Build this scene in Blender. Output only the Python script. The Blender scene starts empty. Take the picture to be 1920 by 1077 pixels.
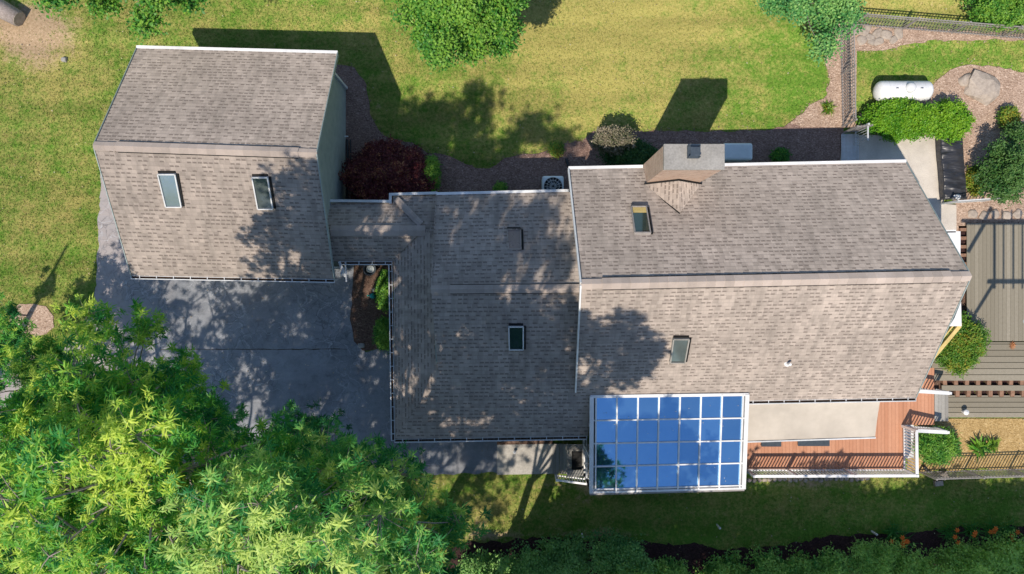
import bpy, bmesh, math, random
import numpy as np
from mathutils import Vector, Matrix, noise
R = math.radians
H, F = 29.5, 1320.0          # camera height (m) and focal length (in 1920-wide picture units)
random.seed(7); rng = np.random.default_rng(7)
scene = bpy.context.scene
col = scene.collection

def W(px, py, z=0.0):
    """ground/elevated point in metres from survey coordinates of the site plan"""
    return Vector(((px-960)/F*(H-z), -(py-538.5)/F*(H-z), z))

# ------------------------------------------------------------------ materials
class NT:
    def __init__(s, name):
        s.m = bpy.data.materials.new(name); s.m.use_nodes = True
        s.t = s.m.node_tree; s.t.nodes.clear()
        s.out = s.t.nodes.new('ShaderNodeOutputMaterial')
        s.b = s.t.nodes.new('ShaderNodeBsdfPrincipled')
        s.t.links.new(s.b.outputs[0], s.out.inputs[0])
    def n(s, typ, **kw):
        x = s.t.nodes.new('ShaderNode'+typ)
        for k, v in kw.items(): setattr(x, k, v)
        return x
    def link(s, a, b):
        if isinstance(a, (int, float)): b.default_value = a
        elif isinstance(a, tuple):
            b.default_value = a if len(a) == len(b.default_value) else (a+(1.0,))[:len(b.default_value)]
        else: s.t.links.new(a, b)
    def math(s, op, a, b=0.0, c=None):
        x = s.n('Math', operation=op); s.link(a, x.inputs[0]); s.link(b, x.inputs[1])
        if c is not None: s.link(c, x.inputs[2])
        return x.outputs[0]
    def mr(s, v, a, b, c, d):
        x = s.n('MapRange'); s.link(v, x.inputs[0])
        for i, q in enumerate((a, b, c, d)): s.link(q, x.inputs[i+1])
        return x.outputs[0]
    def mix(s, f, a, b, mode='MIX'):
        x = s.n('Mix', data_type='RGBA', blend_type=mode)
        s.link(f, x.inputs[0]); s.link(a, x.inputs[6]); s.link(b, x.inputs[7]); return x.outputs[2]
    def noise(s, vec, scale, detail=4, rough=.6):
        x = s.n('TexNoise'); x.inputs['Scale'].default_value = scale
        x.inputs['Detail'].default_value = detail; x.inputs['Roughness'].default_value = rough
        if vec is not None: s.link(vec, x.inputs['Vector'])
        return x.outputs['Fac']
    def pos(s): return s.n('NewGeometry').outputs['Position']
    def ramp(s, f, stops):
        x = s.n('ValToRGB'); e = x.color_ramp.elements
        while len(e) > 1: e.remove(e[-1])
        e[0].position = stops[0][0]; e[0].color = stops[0][1]+(1,)
        for p, c in stops[1:]:
            q = e.new(p); q.color = c+(1,)
        s.link(f, x.inputs[0]); return x.outputs[0]
    def bump(s, h, st, dist=.01):
        x = s.n('Bump'); x.inputs['Strength'].default_value = st; x.inputs['Distance'].default_value = dist
        s.link(h, x.inputs['Height']); s.link(x.outputs[0], s.b.inputs['Normal'])
    def base(s, c, rough=.8, spec=.3, metal=0.0):
        s.link(c, s.b.inputs['Base Color']); s.link(rough, s.b.inputs['Roughness'])
        s.b.inputs['Specular IOR Level'].default_value = spec; s.link(metal, s.b.inputs['Metallic'])

def noisy(name, c1, c2, scale=8, rough=.8, spec=.3, bump=.3, metal=0.0, big=.7):
    m = NT(name); p = m.pos()
    f = m.mr(m.noise(p, scale, 6, .7), .3, .7, 0, 1)
    g = m.mr(m.noise(p, big, 3, .6), .3, .7, .82, 1.14)
    c = m.mix(f, c1, c2)
    c = m.mix(1.0, c, g, 'MULTIPLY')
    m.base(c, rough, spec, metal)
    if bump: m.bump(m.noise(p, scale*2.5, 5, .7), bump, .01)
    return m.m

def shingle(name, dark, light, seg=.17, exp=.15, cap=False):
    m = NT(name); uv = m.n('UVMap'); uv.uv_map = 'UVMap'
    sp = m.n('SeparateXYZ'); m.link(uv.outputs[0], sp.inputs[0])
    u, v = sp.outputs[0], sp.outputs[1]
    vr = m.math('DIVIDE', v, exp); row = m.math('FLOOR', vr); fv = m.math('SUBTRACT', vr, row)
    wn = m.n('TexWhiteNoise', noise_dimensions='1D'); m.link(row, wn.inputs['W'])
    ur = m.math('DIVIDE', m.math('ADD', u, m.math('MULTIPLY', wn.outputs[0], 3.0)), seg)
    idx = m.math('FLOOR', ur); fu = m.math('SUBTRACT', ur, idx)
    cb = m.n('CombineXYZ'); m.link(idx, cb.inputs[0]); m.link(row, cb.inputs[1])
    w2 = m.n('TexWhiteNoise', noise_dimensions='2D'); m.link(cb.outputs[0], w2.inputs['Vector'])
    tone = w2.outputs['Value']
    sc = m.n('SeparateColor'); m.link(w2.outputs['Color'], sc.inputs[0])
    raised = m.math('GREATER_THAN', sc.outputs[1], .45)
    c = m.mix(m.math('POWER', tone, .75), dark, light)
    # butt shadow at the lower edge of each course, stronger under raised tabs
    line = m.mr(fv, .0, .22, 0 if cap else .45, 0)
    c = m.mix(line, c, (dark[0]*.45, dark[1]*.43, dark[2]*.43))
    dash = m.math('MULTIPLY', m.mr(fv, .30, .46, 1, 0), m.math('MULTIPLY', raised, m.mr(fu, .72, .80, 1, 0)))
    c = m.mix(m.math('MULTIPLY', dash, 0 if cap else .85), c, (dark[0]*.40, dark[1]*.37, dark[2]*.37))
    side = m.mr(fu, 0, .10, 0 if cap else .28, 0)
    c = m.mix(side, c, (dark[0]*.5, dark[1]*.5, dark[2]*.5))
    p = m.pos()
    g = m.mr(m.noise(p, .55, 7, .7), .3, .7, .72, 1.18)
    c = m.mix(1.0, c, g, 'MULTIPLY')
    c = m.mix(m.mr(m.noise(p, 60, 3, .7), .35, .65, 0, .35), c, (light[0]*1.25, light[1]*1.25, light[2]*1.25))
    streak = m.n('Mapping'); streak.inputs['Scale'].default_value = (3.0, .35, 1); m.link(uv.outputs[0], streak.inputs[0])
    c = m.mix(m.mr(m.noise(streak.outputs[0], 1.0, 6, .65), .47, .75, 0, 0 if cap else .55), c, (dark[0]*.6, dark[1]*.62, dark[2]*.62))
    m.base(c, .92, .12); m.b.inputs['Diffuse Roughness'].default_value = 1.0
    m.bump(m.math('ADD', m.math('MULTIPLY', fv, -1.0), m.math('MULTIPLY', raised, .8)), .5, .012)
    return m.m

def leaf_mat(name, stops, transl=.35, hue=None):
    m = NT(name)
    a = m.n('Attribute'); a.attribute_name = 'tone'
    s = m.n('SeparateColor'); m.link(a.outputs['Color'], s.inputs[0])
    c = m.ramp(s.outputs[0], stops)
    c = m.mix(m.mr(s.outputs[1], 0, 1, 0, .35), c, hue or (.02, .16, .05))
    m.base(c, .5, .35)
    tr = m.n('BsdfTranslucent'); m.link(c, tr.inputs[0])
    mx = m.n('MixShader'); mx.inputs[0].default_value = transl
    m.t.links.new(m.b.outputs[0], mx.inputs[1]); m.t.links.new(tr.outputs[0], mx.inputs[2])
    m.t.links.new(mx.outputs[0], m.out.inputs[0])
    return m.m

M = {}
M['dead_leaf'] = leaf_mat('dead_leaf', [(0, (.22, .12, .05)), (.5, (.45, .33, .16)), (1, (.75, .68, .55))], .1, (.5, .45, .3))
M['shingle'] = shingle('weathered_shingle', (.335, .286, .251), (.495, .428, .376), seg=.185, exp=.16)
M['shingle_cap'] = shingle('ridge_shingle', (.39, .335, .298), (.50, .43, .383), seg=.30, exp=5.0, cap=True)
M['white'] = noisy('white_paint', (.72, .73, .74), (.84, .84, .84), 5, .45, .4, .05)
M['offwhite'] = noisy('weathered_white_metal', (.55, .57, .58), (.70, .71, .72), 6, .5, .4, .1)
M['gutter_dirt'] = noisy('gutter_debris', (.03, .022, .018), (.12, .075, .05), 30, .95, .1, .5)
M['black'] = noisy('black_metal', (.012, .012, .014), (.03, .03, .032), 12, .45, .5, .1)
M['vent'] = noisy('black_vent', (.015, .015, .015), (.03, .03, .03), 12, .9, .1, .1)
M['bronze'] = noisy('bronze_fence', (.24, .22, .21), (.38, .355, .34), 12, .5, .5, .1)
M['beige_canvas'] = noisy('beige_canvas', (.48, .43, .365), (.54, .485, .415), 3, .9, .1, .1, big=.5)
M['concrete'] = noisy('pale_concrete', (.50, .45, .39), (.64, .59, .52), 22, .9, .2, .15, big=.9)
M['concrete2'] = noisy('grey_concrete', (.26, .25, .23), (.40, .38, .35), 14, .9, .2, .25, big=1.3)
M['block'] = noisy('brown_block', (.20, .11, .07), (.36, .22, .15), 9, .85, .2, .3)
M['walk'] = noisy('pale_walk_concrete', (.36, .34, .31), (.54, .51, .46), 14, .9, .2, .25, big=1.3)
M['rock'] = noisy('tan_rock', (.30, .25, .21), (.50, .43, .36), 7, .9, .2, .7)
M['bark'] = noisy('grey_bark', (.22, .18, .16), (.42, .36, .33), 14, .95, .1, .8)
M['wood_grey'] = None
M['pale_box'] = noisy('pale_blue_box', (.66, .74, .76), (.76, .82, .84), 6, .5, .4, .05)
M['dark_wire'] = M['black']
M['yellow_wood'] = noisy('yellow_wood', (.55, .40, .13), (.72, .57, .25), 9, .7, .3, .2)
M['terracotta'] = noisy('dry_leaf', (.4, .15, .05), (.6, .25, .1), 20, .8, .2, .3)
M['teal'] = noisy('teal_plastic', (.0, .28, .25), (.01, .36, .32), 9, .4, .5, .05)
M['orange'] = noisy('orange_petals', (.75, .12, .01), (.95, .25, .03), 9, .6, .3, .05)
M['pot'] = noisy('dark_pot', (.035, .05, .07), (.07, .09, .11), 9, .5, .4, .1)

def siding():
    m = NT('lap_siding'); p = m.pos(); s = m.n('SeparateXYZ'); m.link(p, s.inputs[0])
    f = m.math('FRACT', m.math('DIVIDE', s.outputs[2], .13))
    c = m.mix(m.mr(m.noise(p, 3, 4), .3, .7, 0, 1), (.27, .33, .33), (.36, .42, .41))
    c = m.mix(m.mr(f, 0, .12, .6, 0), c, (.12, .14, .14))
    m.base(c, .7, .3); m.bump(f, .5, .015); return m.m
M['siding'] = siding()

def brick():
    m = NT('chimney_brick'); uv = m.n('UVMap'); uv.uv_map = 'UVMap'
    b = m.n('TexBrick'); m.link(uv.outputs[0], b.inputs['Vector'])
    b.inputs['Scale'].default_value = 1.0; b.inputs['Brick Width'].default_value = .20; b.inputs['Row Height'].default_value = .068
    b.inputs['Mortar Size'].default_value = .008
    b.inputs['Color1'].default_value = (.40, .23, .16, 1); b.inputs['Color2'].default_value = (.62, .42, .31, 1)
    b.inputs['Mortar'].default_value = (.50, .46, .40, 1)
    c = m.mix(m.mr(m.noise(m.pos(), 9, 5), .4, .7, 0, .5), b.outputs[0], (.62, .50, .40))
    m.base(c, .9, .2); m.bump(b.outputs['Fac'], -.4, .01); return m.m
M['brick'] = brick()

def asphalt():
    m = NT('cracked_asphalt'); p = m.pos()
    c = m.mix(m.mr(m.noise(p, 70, 4, .8), .3, .7, 0, 1), (.17, .182, .205), (.32, .335, .365))
    g = m.mr(m.noise(p, .38, 6, .7), .32, .68, .66, 1.3)
    c = m.mix(1.0, c, g, 'MULTIPLY')
    # paler, warmer lane along the west side
    s = m.n('SeparateXYZ'); m.link(p, s.inputs[0])
    xx = m.math('ADD', s.outputs[0], m.math('MULTIPLY', m.noise(p, .6, 4), 4.0))
    c = m.mix(m.mr(xx, -14.8, -12.2, .85, 0), c, (.40, .35, .335))
    # blotchy worn patches
    c = m.mix(m.mr(m.noise(p, 1.7, 9, .8), .50, .66, 0, .55), c, (.30, .30, .32))
    c = m.mix(m.mr(m.noise(p, 2.6, 5, .6), .56, .74, 0, .40), c, (.05, .052, .06))
    ty = m.n('Mapping'); ty.inputs['Scale'].default_value = (.25, 1.6, 1); m.link(p, ty.inputs[0])
    c = m.mix(m.mr(m.noise(ty.outputs[0], 1.2, 6, .7), .52, .7, 0, .4), c, (.36, .36, .38))
    # cracks: warped voronoi cell edges, filled pale
    nv = m.n('TexNoise'); nv.inputs['Scale'].default_value = 1.1; nv.inputs['Detail'].default_value = 6; m.link(p, nv.inputs['Vector'])
    va = m.n('VectorMath', operation='SCALE'); m.link(nv.outputs['Color'], va.inputs[0]); va.inputs['Scale'].default_value = 1.3
    vb = m.n('VectorMath', operation='ADD'); m.link(p, vb.inputs[0]); m.link(va.outputs[0], vb.inputs[1])
    msk = m.mr(m.noise(p, .5, 4), .47, .58, 0, 1)
    for sc, w, colr, st in ((1.15, .022, (.50, .51, .54), .8), (2.6, .05, (.06, .065, .075), .6)):
        v = m.n('TexVoronoi', feature='DISTANCE_TO_EDGE'); v.inputs['Scale'].default_value = sc
        m.link(vb.outputs[0], v.inputs['Vector'])
        k = m.math('MULTIPLY', m.mr(v.outputs[0], 0, w, st, 0), msk if sc < 1 else m.mr(m.noise(p, .3, 2), .42, .6, 0, 1))
        c = m.mix(k, c, colr)
    m.base(c, .88, .25); m.bump(m.noise(p, 90, 3, .7), .35, .008); return m.m
M['asphalt'] = asphalt()

def lawn():
    m = NT('lawn_grass'); p = m.pos()
    a = m.n('Attribute'); a.attribute_name = 'tone'; s = m.n('SeparateColor'); m.link(a.outputs['Color'], s.inputs[0])
    dry, dirt = s.outputs[0], s.outputs[1]
    fine = m.mr(m.noise(p, 9, 9, .85), .36, .64, 0, 1)
    green = m.mix(fine, (.08, .20, .025), (.205, .36, .048))
    yel = m.mix(fine, (.29, .285, .072), (.53, .465, .165))
    n1 = m.math('MULTIPLY', m.math('SUBTRACT', m.noise(p, .9, 8, .75), .5), 2.6)
    n2 = m.math('MULTIPLY', m.math('SUBTRACT', m.noise(p, 4.5, 7, .8), .5), 2.2)
    f = m.math('ADD', dry, m.math('ADD', n1, n2))
    c = m.mix(m.mr(f, .1, .9, 0, 1), green, yel)
    soil = m.mix(fine, (.33, .215, .13), (.64, .48, .34))
    fd = m.math('ADD', dirt, m.math('ADD', m.math('MULTIPLY', n1, .6), m.math('MULTIPLY', n2, .6)))
    c = m.mix(m.mr(fd, .45, .95, 0, .9), c, soil)
    mw = m.n('Mapping'); mw.inputs['Rotation'].default_value = (0, 0, .03); mw.inputs['Scale'].default_value = (.12, 1.0, 1); m.link(p, mw.inputs[0])
    c = m.mix(1.0, c, m.mr(m.noise(mw.outputs[0], 1.1, 2, .5), .35, .65, .86, 1.12), 'MULTIPLY')
    c = m.mix(m.mr(m.noise(p, 7, 3, .6), .62, .75, 0, .55), c, (.04, .14, .012))
    m.base(c, .95, .1); m.b.inputs['Diffuse Roughness'].default_value = 1.0; m.bump(m.noise(p, 38, 6, .8), .9, .04); return m.m
M['lawn'] = lawn()

def mulch(name, c1, c2, c3):
    m = NT(name); p = m.pos()
    mp = m.n('Mapping'); mp.inputs['Scale'].default_value = (1, 1.6, 1); mp.inputs['Rotation'].default_value = (0, 0, .6); m.link(p, mp.inputs[0])
    v = m.n('TexVoronoi'); v.inputs['Scale'].default_value = 19; m.link(mp.outputs[0], v.inputs['Vector'])
    s = m.n('SeparateColor'); m.link(v.outputs['Color'], s.inputs[0])
    c = m.ramp(s.outputs[0], [(0, c1), (.45, c2), (.8, c2), (1, c3)])
    c = m.mix(m.mr(m.noise(p, 2.2, 6, .7), .4, .7, 0, .55), c, c1)
    c = m.mix(m.mr(m.noise(p, 26, 4, .7), .5, .7, 0, .5), c, c3)
    m.base(c, .95, .1); m.bump(s.outputs[1], .9, .03); return m.m
M['mulch'] = mulch('purple_brown_mulch', (.15, .09, .072), (.285, .19, .155), (.46, .33, .28))
M['mulch_brown'] = mulch('brown_mulch', (.075, .045, .035), (.16, .10, .075), (.29, .20, .15))
M['mulch_tan'] = mulch('sun_bleached_chips', (.26, .17, .12), (.50, .36, .27), (.74, .58, .46))
M['mulch_dark'] = mulch('dark_mulch_gap_shade', (.022, .012, .012), (.055, .03, .03), (.11, .06, .055))
M['straw'] = mulch('dry_straw', (.30, .19, .07), (.52, .36, .16), (.70, .52, .27))

def boards(name, c1, c2):
    m = NT(name); p = m.pos()
    a = m.n('Attribute'); a.attribute_name = 'tone'; s = m.n('SeparateColor'); m.link(a.outputs['Color'], s.inputs[0])
    c = m.mix(s.outputs[0], c1, c2)
    c = m.mix(m.mr(m.noise(p, 9, 6, .7), .35, .7, 0, .4), c, (c1[0]*.8, c1[1]*.78, c1[2]*.75))
    m.base(c, .75, .25); m.bump(m.noise(p, 40, 4), .2, .005); return m.m
M['cedar'] = boards('cedar_composite', (.52, .25, .15), (.60, .31, .195))
M['grey_boards'] = boards('grey_weathered_boards', (.23, .205, .155), (.35, .315, .25))
M['step_boards'] = boards('grey_step_boards', (.28, .27, .25), (.42, .41, .38))

def glassy(name, c, metal, rough=.04, dirt=0.0):
    m = NT(name); p = m.pos(); oi = m.n('ObjectInfo')
    cc = m.mix(m.mr(m.noise(p, 1.2, 5, .7), .35, .7, 0, .3), c, (c[0]*1.5+.01, c[1]*1.3+.01, min(1, c[2]*1.15)))
    cc = m.mix(1.0, cc, m.mr(oi.outputs['Random'], 0, 1, .84, 1.0), 'MULTIPLY')
    if dirt: cc = m.mix(m.mr(m.noise(p, 2.5, 8, .75), .55, .8, 0, dirt), cc, (.5, .5, .48))
    m.base(cc, m.mr(m.noise(p, 3, 4), .3, .7, rough, rough*2.5), .9, m.mr(m.noise(p, 2.5, 8, .75), .55, .8, metal, metal*(1-dirt))); return m.m
M['roof_glass'] = glassy('blue_roof_glass', (.22, .50, .84), .90, .02, .07)
M['sky_glass'] = glassy('skylight_glass', (.12, .15, .15), .35, .05)
M['sky_glass_dark'] = glassy('dark_skylight_glass', (.02, .05, .045), .1, .05)
M['sky_glass_pale'] = glassy('pale_skylight_glass', (.33, .42, .46), .55, .10)
M['sky_glass_brown'] = glassy('brown_skylight_glass', (.27, .20, .175), .1, .2)
M['side_glass'] = glassy('side_glass', (.05, .07, .09), .2, .05)
def tarpm():
    m = NT('black_tarp'); p = m.pos()
    m.base((.035, .036, .042), .34, .6)
    mp = m.n('Mapping'); mp.inputs['Scale'].default_value = (1, 2.5, 1); mp.inputs['Rotation'].default_value = (0, 0, .5); m.link(p, mp.inputs[0])
    mp.inputs['Scale'].default_value = (.7, 2.2, 1); m.bump(m.noise(mp.outputs[0], 1.6, 2, .45), 1.0, .22); return m.m
M['tarp'] = tarpm()

G1 = (.012, .075, .012)
M['leaf_ash'] = leaf_mat('tall_tree_leaves', [(0, (.008, .085, .03)), (.40, (.045, .29, .05)), (.70, (.22, .55, .05)), (1, (.78, .90, .13))], .42, (.02, .26, .08))  # low stops hold crown shade, high stops sunlit yellow
M['leaf_tall'] = leaf_mat('mature_tree_leaves', [(0, (.010, .09, .035)), (.40, (.05, .31, .07)), (.70, (.22, .56, .10)), (1, (.74, .88, .22))], .42, (.03, .2, .1))
M['leaf_green'] = leaf_mat('round_tree_leaves', [(0, (.015, .10, .012)), (.5, (.075, .28, .03)), (1, (.30, .52, .06))], .3)
M['leaf_brightened'] = leaf_mat('brightened_shrub_leaves', [(0, (.02, .13, .03)), (.5, (.13, .42, .08)), (1, (.50, .76, .15))], .35)  # leaf colours raised in place of light on the bottom shrubs
M['leaf_hedge'] = leaf_mat('hedge_leaves', [(0, (.03, .15, .008)), (.5, (.10, .31, .015)), (1, (.28, .50, .03))], .3, (.05, .2, .01))
M['leaf_blue'] = leaf_mat('blue_green_leaves', [(0, (.03, .16, .04)), (.5, (.11, .37, .09)), (1, (.36, .62, .16))], .3, (.02, .14, .09))
M['leaf_dark'] = leaf_mat('dark_green_leaves', [(0, (.008, .045, .012)), (.5, (.035, .12, .025)), (1, (.13, .24, .055))], .25)
M['leaf_red'] = leaf_mat('dark_red_leaves', [(0, (.05, .012, .014)), (.55, (.14, .03, .035)), (.85, (.24, .05, .045)), (1, (.52, .24, .11))], .25, (.05, .012, .02))  # orange top stop stands in for sun patches on the maple
M['leaf_purple'] = leaf_mat('mauve_leaves', [(0, (.04, .08, .03)), (.5, (.17, .16, .10)), (1, (.52, .42, .33))], .3, (.14, .20, .07))
M['leaf_yellow'] = leaf_mat('yellow_tipped_leaves', [(0, (.03, .13, .012)), (.6, (.13, .29, .025)), (.9, (.26, .38, .04)), (1, (.42, .36, .04))], .3)

# ------------------------------------------------------------------ mesh helpers
class MB:
    def __init__(s): s.v = []; s.f = []; s.uv = []; s.tone = []
    def add(s, vs, fs, uvs=None, tone=None):
        o = len(s.v); s.v += [Vector(v) for v in vs]; s.f += [tuple(i+o for i in f) for f in fs]
        s.uv += uvs if uvs else [(v[0], v[1]) for v in vs]
        s.tone += [tone if tone is not None else .5]*len(vs)
    def box(s, c, size, rot=0.0, tone=None, axis=None):
        hx, hy, hz = size[0]/2, size[1]/2, size[2]/2
        m = Matrix.Rotation(rot, 3, 'Z') if axis is None else axis
        vs = [Vector(c)+m@Vector((x*hx, y*hy, z*hz)) for x in (-1, 1) for y in (-1, 1) for z in (-1, 1)]
        s.add(vs, [(0, 1, 3, 2), (4, 6, 7, 5), (0, 4, 5, 1), (2, 3, 7, 6), (0, 2, 6, 4), (1, 5, 7, 3)], tone=tone)
    def bar(s, a, b, w, h, up=(0, 0, 1), tone=None):
        a, b = Vector(a), Vector(b); d = b-a; L = d.length
        if L < 1e-6: return
        d.normalize(); up = Vector(up)
        if abs(d.dot(up)) > .98: up = Vector((0, 1, 0))
        y = up.cross(d).normalized(); z = d.cross(y)
        ax = Matrix((d, y, z)).transposed()
        s.box((a+b)/2, (L, w, h), tone=tone, axis=ax)
    def tube(s, pts, rad, n=6, tone=None, cap=True):
        pts = [Vector(p) for p in pts]; rs = rad if isinstance(rad, (list, tuple)) else [rad]*len(pts)
        o = []
        for i, p in enumerate(pts):
            d = (pts[min(i+1, len(pts)-1)]-pts[max(i-1, 0)])
            if d.length < 1e-6: d = Vector((0, 0, 1))
            d.normalize()
            a = Vector((0, 0, 1)) if abs(d.z) < .9 else Vector((1, 0, 0))
            x = d.cross(a).normalized(); y = d.cross(x)
            o += [p+(x*math.cos(2*math.pi*k/n)+y*math.sin(2*math.pi*k/n))*rs[i] for k in range(n)]
        fs = [(i*n+k, i*n+(k+1) % n, (i+1)*n+(k+1) % n, (i+1)*n+k) for i in range(len(pts)-1) for k in range(n)]
        if cap: fs += [tuple(range(n))[::-1], tuple(range((len(pts)-1)*n, len(pts)*n))]
        s.add(o, fs, tone=tone)
    def lathe(s, c, prof, n=20, tone=None, axis='Z'):
        c = Vector(c); o = []
        for r, h in prof:
            for k in range(n):
                a = 2*math.pi*k/n
                o.append(c+(Vector((r*math.cos(a), r*math.sin(a), h)) if axis == 'Z' else Vector((h, r*math.cos(a), r*math.sin(a)))))
        m = len(prof)
        fs = [(i*n+k, i*n+(k+1) % n, (i+1)*n+(k+1) % n, (i+1)*n+k) for i in range(m-1) for k in range(n)]
        fs += [tuple(range(n))[::-1], tuple(range((m-1)*n, m*n))]
        s.add(o, fs, tone=tone)
    def poly(s, pts, t=0.0, uvs=None):
        pts = [Vector(p) for p in pts]; n = len(pts)
        if t <= 0: s.add(pts, [tuple(range(n))], uvs); return
        lo = [p-Vector((0, 0, t)) for p in pts]
        s.add(pts+lo, [tuple(range(n)), tuple(range(2*n-1, n-1, -1))]+[(i, i+n, (i+1) % n+n, (i+1) % n) for i in range(n)], (uvs*2) if uvs else None)

def world_origin(o):
    p = Vector((0, 0, 0))
    while o is not None: p += o.location; o = o.parent
    return p
def obj(name, mb, mat, parent=None, loc=None, smooth=False, bevel=0):
    if parent is not None: org = world_origin(parent)
    else: org = Vector(loc) if loc is not None else Vector((0, 0, 0))
    me = bpy.data.meshes.new(name)
    me.from_pydata([tuple(v-org) for v in mb.v], [], mb.f); me.update()
    ul = me.uv_layers.new(name='UVMap')
    uvs = np.array(mb.uv, dtype=np.float32); li = np.empty(len(me.loops), dtype=np.int32); me.loops.foreach_get('vertex_index', li)
    ul.data.foreach_set('uv', uvs[li].ravel())
    ca = me.color_attributes.new('tone', 'FLOAT_COLOR', 'POINT')
    t = np.array(mb.tone, dtype=np.float32); cc = np.stack([t, t, t, np.ones_like(t)], 1); ca.data.foreach_set('color', cc.ravel())
    me.materials.append(mat if mat else M['white'])
    o = bpy.data.objects.new(name, me); col.objects.link(o)
    if parent is not None: o.parent = parent
    else: o.location = org
    if smooth:
        for p in me.polygons: p.use_smooth = True
    if bevel:
        b = o.modifiers.new('edge', 'BEVEL'); b.width = bevel; b.segments = 2; b.limit_method = 'ANGLE'
    return o
def thing(name, label, cat, loc, group=None):
    o = bpy.data.objects.new(name, None); col.objects.link(o); o.location = loc
    o.empty_display_size = .2
    o['label'] = label; o['category'] = cat
    if group: o['group'] = group
    return o
def tag(o, label, cat, group=None):
    o['label'] = label; o['category'] = cat
    if group: o['group'] = group
    return o
def struct(name, mb, mat, label=None, smooth=False):
    o = obj(name, mb, mat, smooth=smooth); o['kind'] = 'structure'
    if label: o['label'] = label
    return o
def orient(poly):
    a = sum(poly[i].x*poly[(i+1) % len(poly)].y-poly[(i+1) % len(poly)].x*poly[i].y for i in range(len(poly)))
    return poly if a > 0 else poly[::-1]

# ------------------------------------------------------------------ foliage
def np_mesh(name, V, Fq, tone, mat, parent=None, org=(0, 0, 0)):
    """V (n,3) float, Fq (m,4) int"""
    if parent is not None: org = world_origin(parent)
    V = V-np.array(org)[None, :]
    me = bpy.data.meshes.new(name); n = len(V); m = len(Fq)
    me.vertices.add(n); me.vertices.foreach_set('co', V.astype(np.float32).ravel())
    me.loops.add(m*4); me.loops.foreach_set('vertex_index', Fq.astype(np.int32).ravel())
    me.polygons.add(m); me.polygons.foreach_set('loop_start', np.arange(0, m*4, 4, dtype=np.int32))
    me.update(calc_edges=True); me.validate()
    ca = me.color_attributes.new('tone', 'FLOAT_COLOR', 'POINT')
    ca.data.foreach_set('color', tone.astype(np.float32).ravel())
    me.materials.append(mat)
    o = bpy.data.objects.new(name, me); col.objects.link(o)
    if parent is not None: o.parent = parent
    else: o.location = org
    return o
def unit(a): return a/np.maximum(np.linalg.norm(a, axis=1, keepdims=True), 1e-9)
def leaf_quads(base, d, L, w, curl=.25):
    """diamond leaf: base, mid sides, tip (drooping)"""
    n = len(base)
    up = rng.normal(0, .35, (n, 3)); up[:, 2] += 1
    side = unit(np.cross(d, up)); nrm = np.cross(side, d)
    mid = base+d*(L*.45)[:, None]+nrm*(L*curl*.4)[:, None]
    tip = base+d*L[:, None]-nrm*(L*curl*.35)[:, None]
    V = np.empty((n, 4, 3)); V[:, 0] = base; V[:, 1] = mid+side*(w*.5)[:, None]; V[:, 2] = tip; V[:, 3] = mid-side*(w*.5)[:, None]
    Fq = np.arange(n*4).reshape(n, 4)
    return V.reshape(-1, 3), Fq
def star_leaves(C, tone, k=26, L=.26, w=.04):
    """whorls of long narrow leaves fanning out from each twig tip"""
    n = len(C); B = np.repeat(C, k, 0)+rng.normal(0, .035, (n*k, 3))
    az = rng.uniform(0, 2*np.pi, n*k); el = rng.uniform(-.55, .75, n*k)
    d = np.stack([np.cos(az)*np.cos(el), np.sin(az)*np.cos(el), np.sin(el)], 1)
    lean = np.repeat(unit(rng.normal(0, 1, (n, 3))*[1, 1, .3]), k, 0)
    d = unit(d+lean*.15)
    sz = np.repeat(rng.uniform(.6, 1.25, n), k)
    LL = L*sz*rng.uniform(.6, 1.1, n*k)
    V, Fq = leaf_quads(B, d, LL, w*sz*rng.uniform(.7, 1.2, n*k), .35)
    t = np.repeat(tone, k)+rng.normal(0, .07, n*k)
    T = np.ones((n*k, 4, 4)); T[:, :, 0] = np.clip(t, 0, 1)[:, None]; T[:, 0, 0] = np.clip(t+.22, 0, 1)
    T[:, :, 1] = rng.uniform(0, 1, n*k)[:, None]
    return V, Fq, T.reshape(-1, 4)
def broad_leaves(C, tone, k=12, spread=.13, L=.13, w=.08, flat=.5):
    n = len(C); B = np.repeat(C, k, 0)+rng.normal(0, spread, (n*k, 3))*[1, 1, .7]
    d = unit(rng.normal(0, 1, (n*k, 3))*[1, 1, flat])
    V, Fq = leaf_quads(B, d, L*rng.uniform(.6, 1.25, n*k), w*rng.uniform(.6, 1.25, n*k))
    t = np.repeat(tone, k)+rng.normal(0, .13, n*k)
    T = np.ones((n*k, 4, 4)); T[:, :, 0] = np.clip(t, 0, 1)[:, None]; T[:, :, 1] = rng.uniform(0, 1, n*k)[:, None]
    return V, Fq, T.reshape(-1, 4)
def clumps(center, rad, n, shell=.55, zmin=-.75, lobes=.22):
    out = []; c = np.array(center); r = np.array(rad)
    while len(out) < n:
        d = rng.normal(0, 1, 3); d /= np.linalg.norm(d)
        if d[2] < zmin: continue
        q = rng.uniform(shell, 1.0)**.7*(1+lobes*noise.noise(Vector(d*1.9)+Vector(c))*2)
        out.append(c+d*r*q)
    return np.array(out)
def limb(mb, a, b, r0, r1, sag=.12, seg=5, n=5):
    a, b = Vector(a), Vector(b); L = (b-a).length; pts = []
    off = Vector((random.uniform(-1, 1), random.uniform(-1, 1), random.uniform(.1, 1)))*L*sag
    for i in range(seg+1):
        t = i/seg; pts.append(a.lerp(b, t)+off*math.sin(math.pi*t)+Vector((random.uniform(-1, 1), random.uniform(-1, 1), 0))*L*.012)
    mb.tube(pts, [r0+(r1-r0)*i/seg for i in range(seg+1)], n, cap=False)
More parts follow.
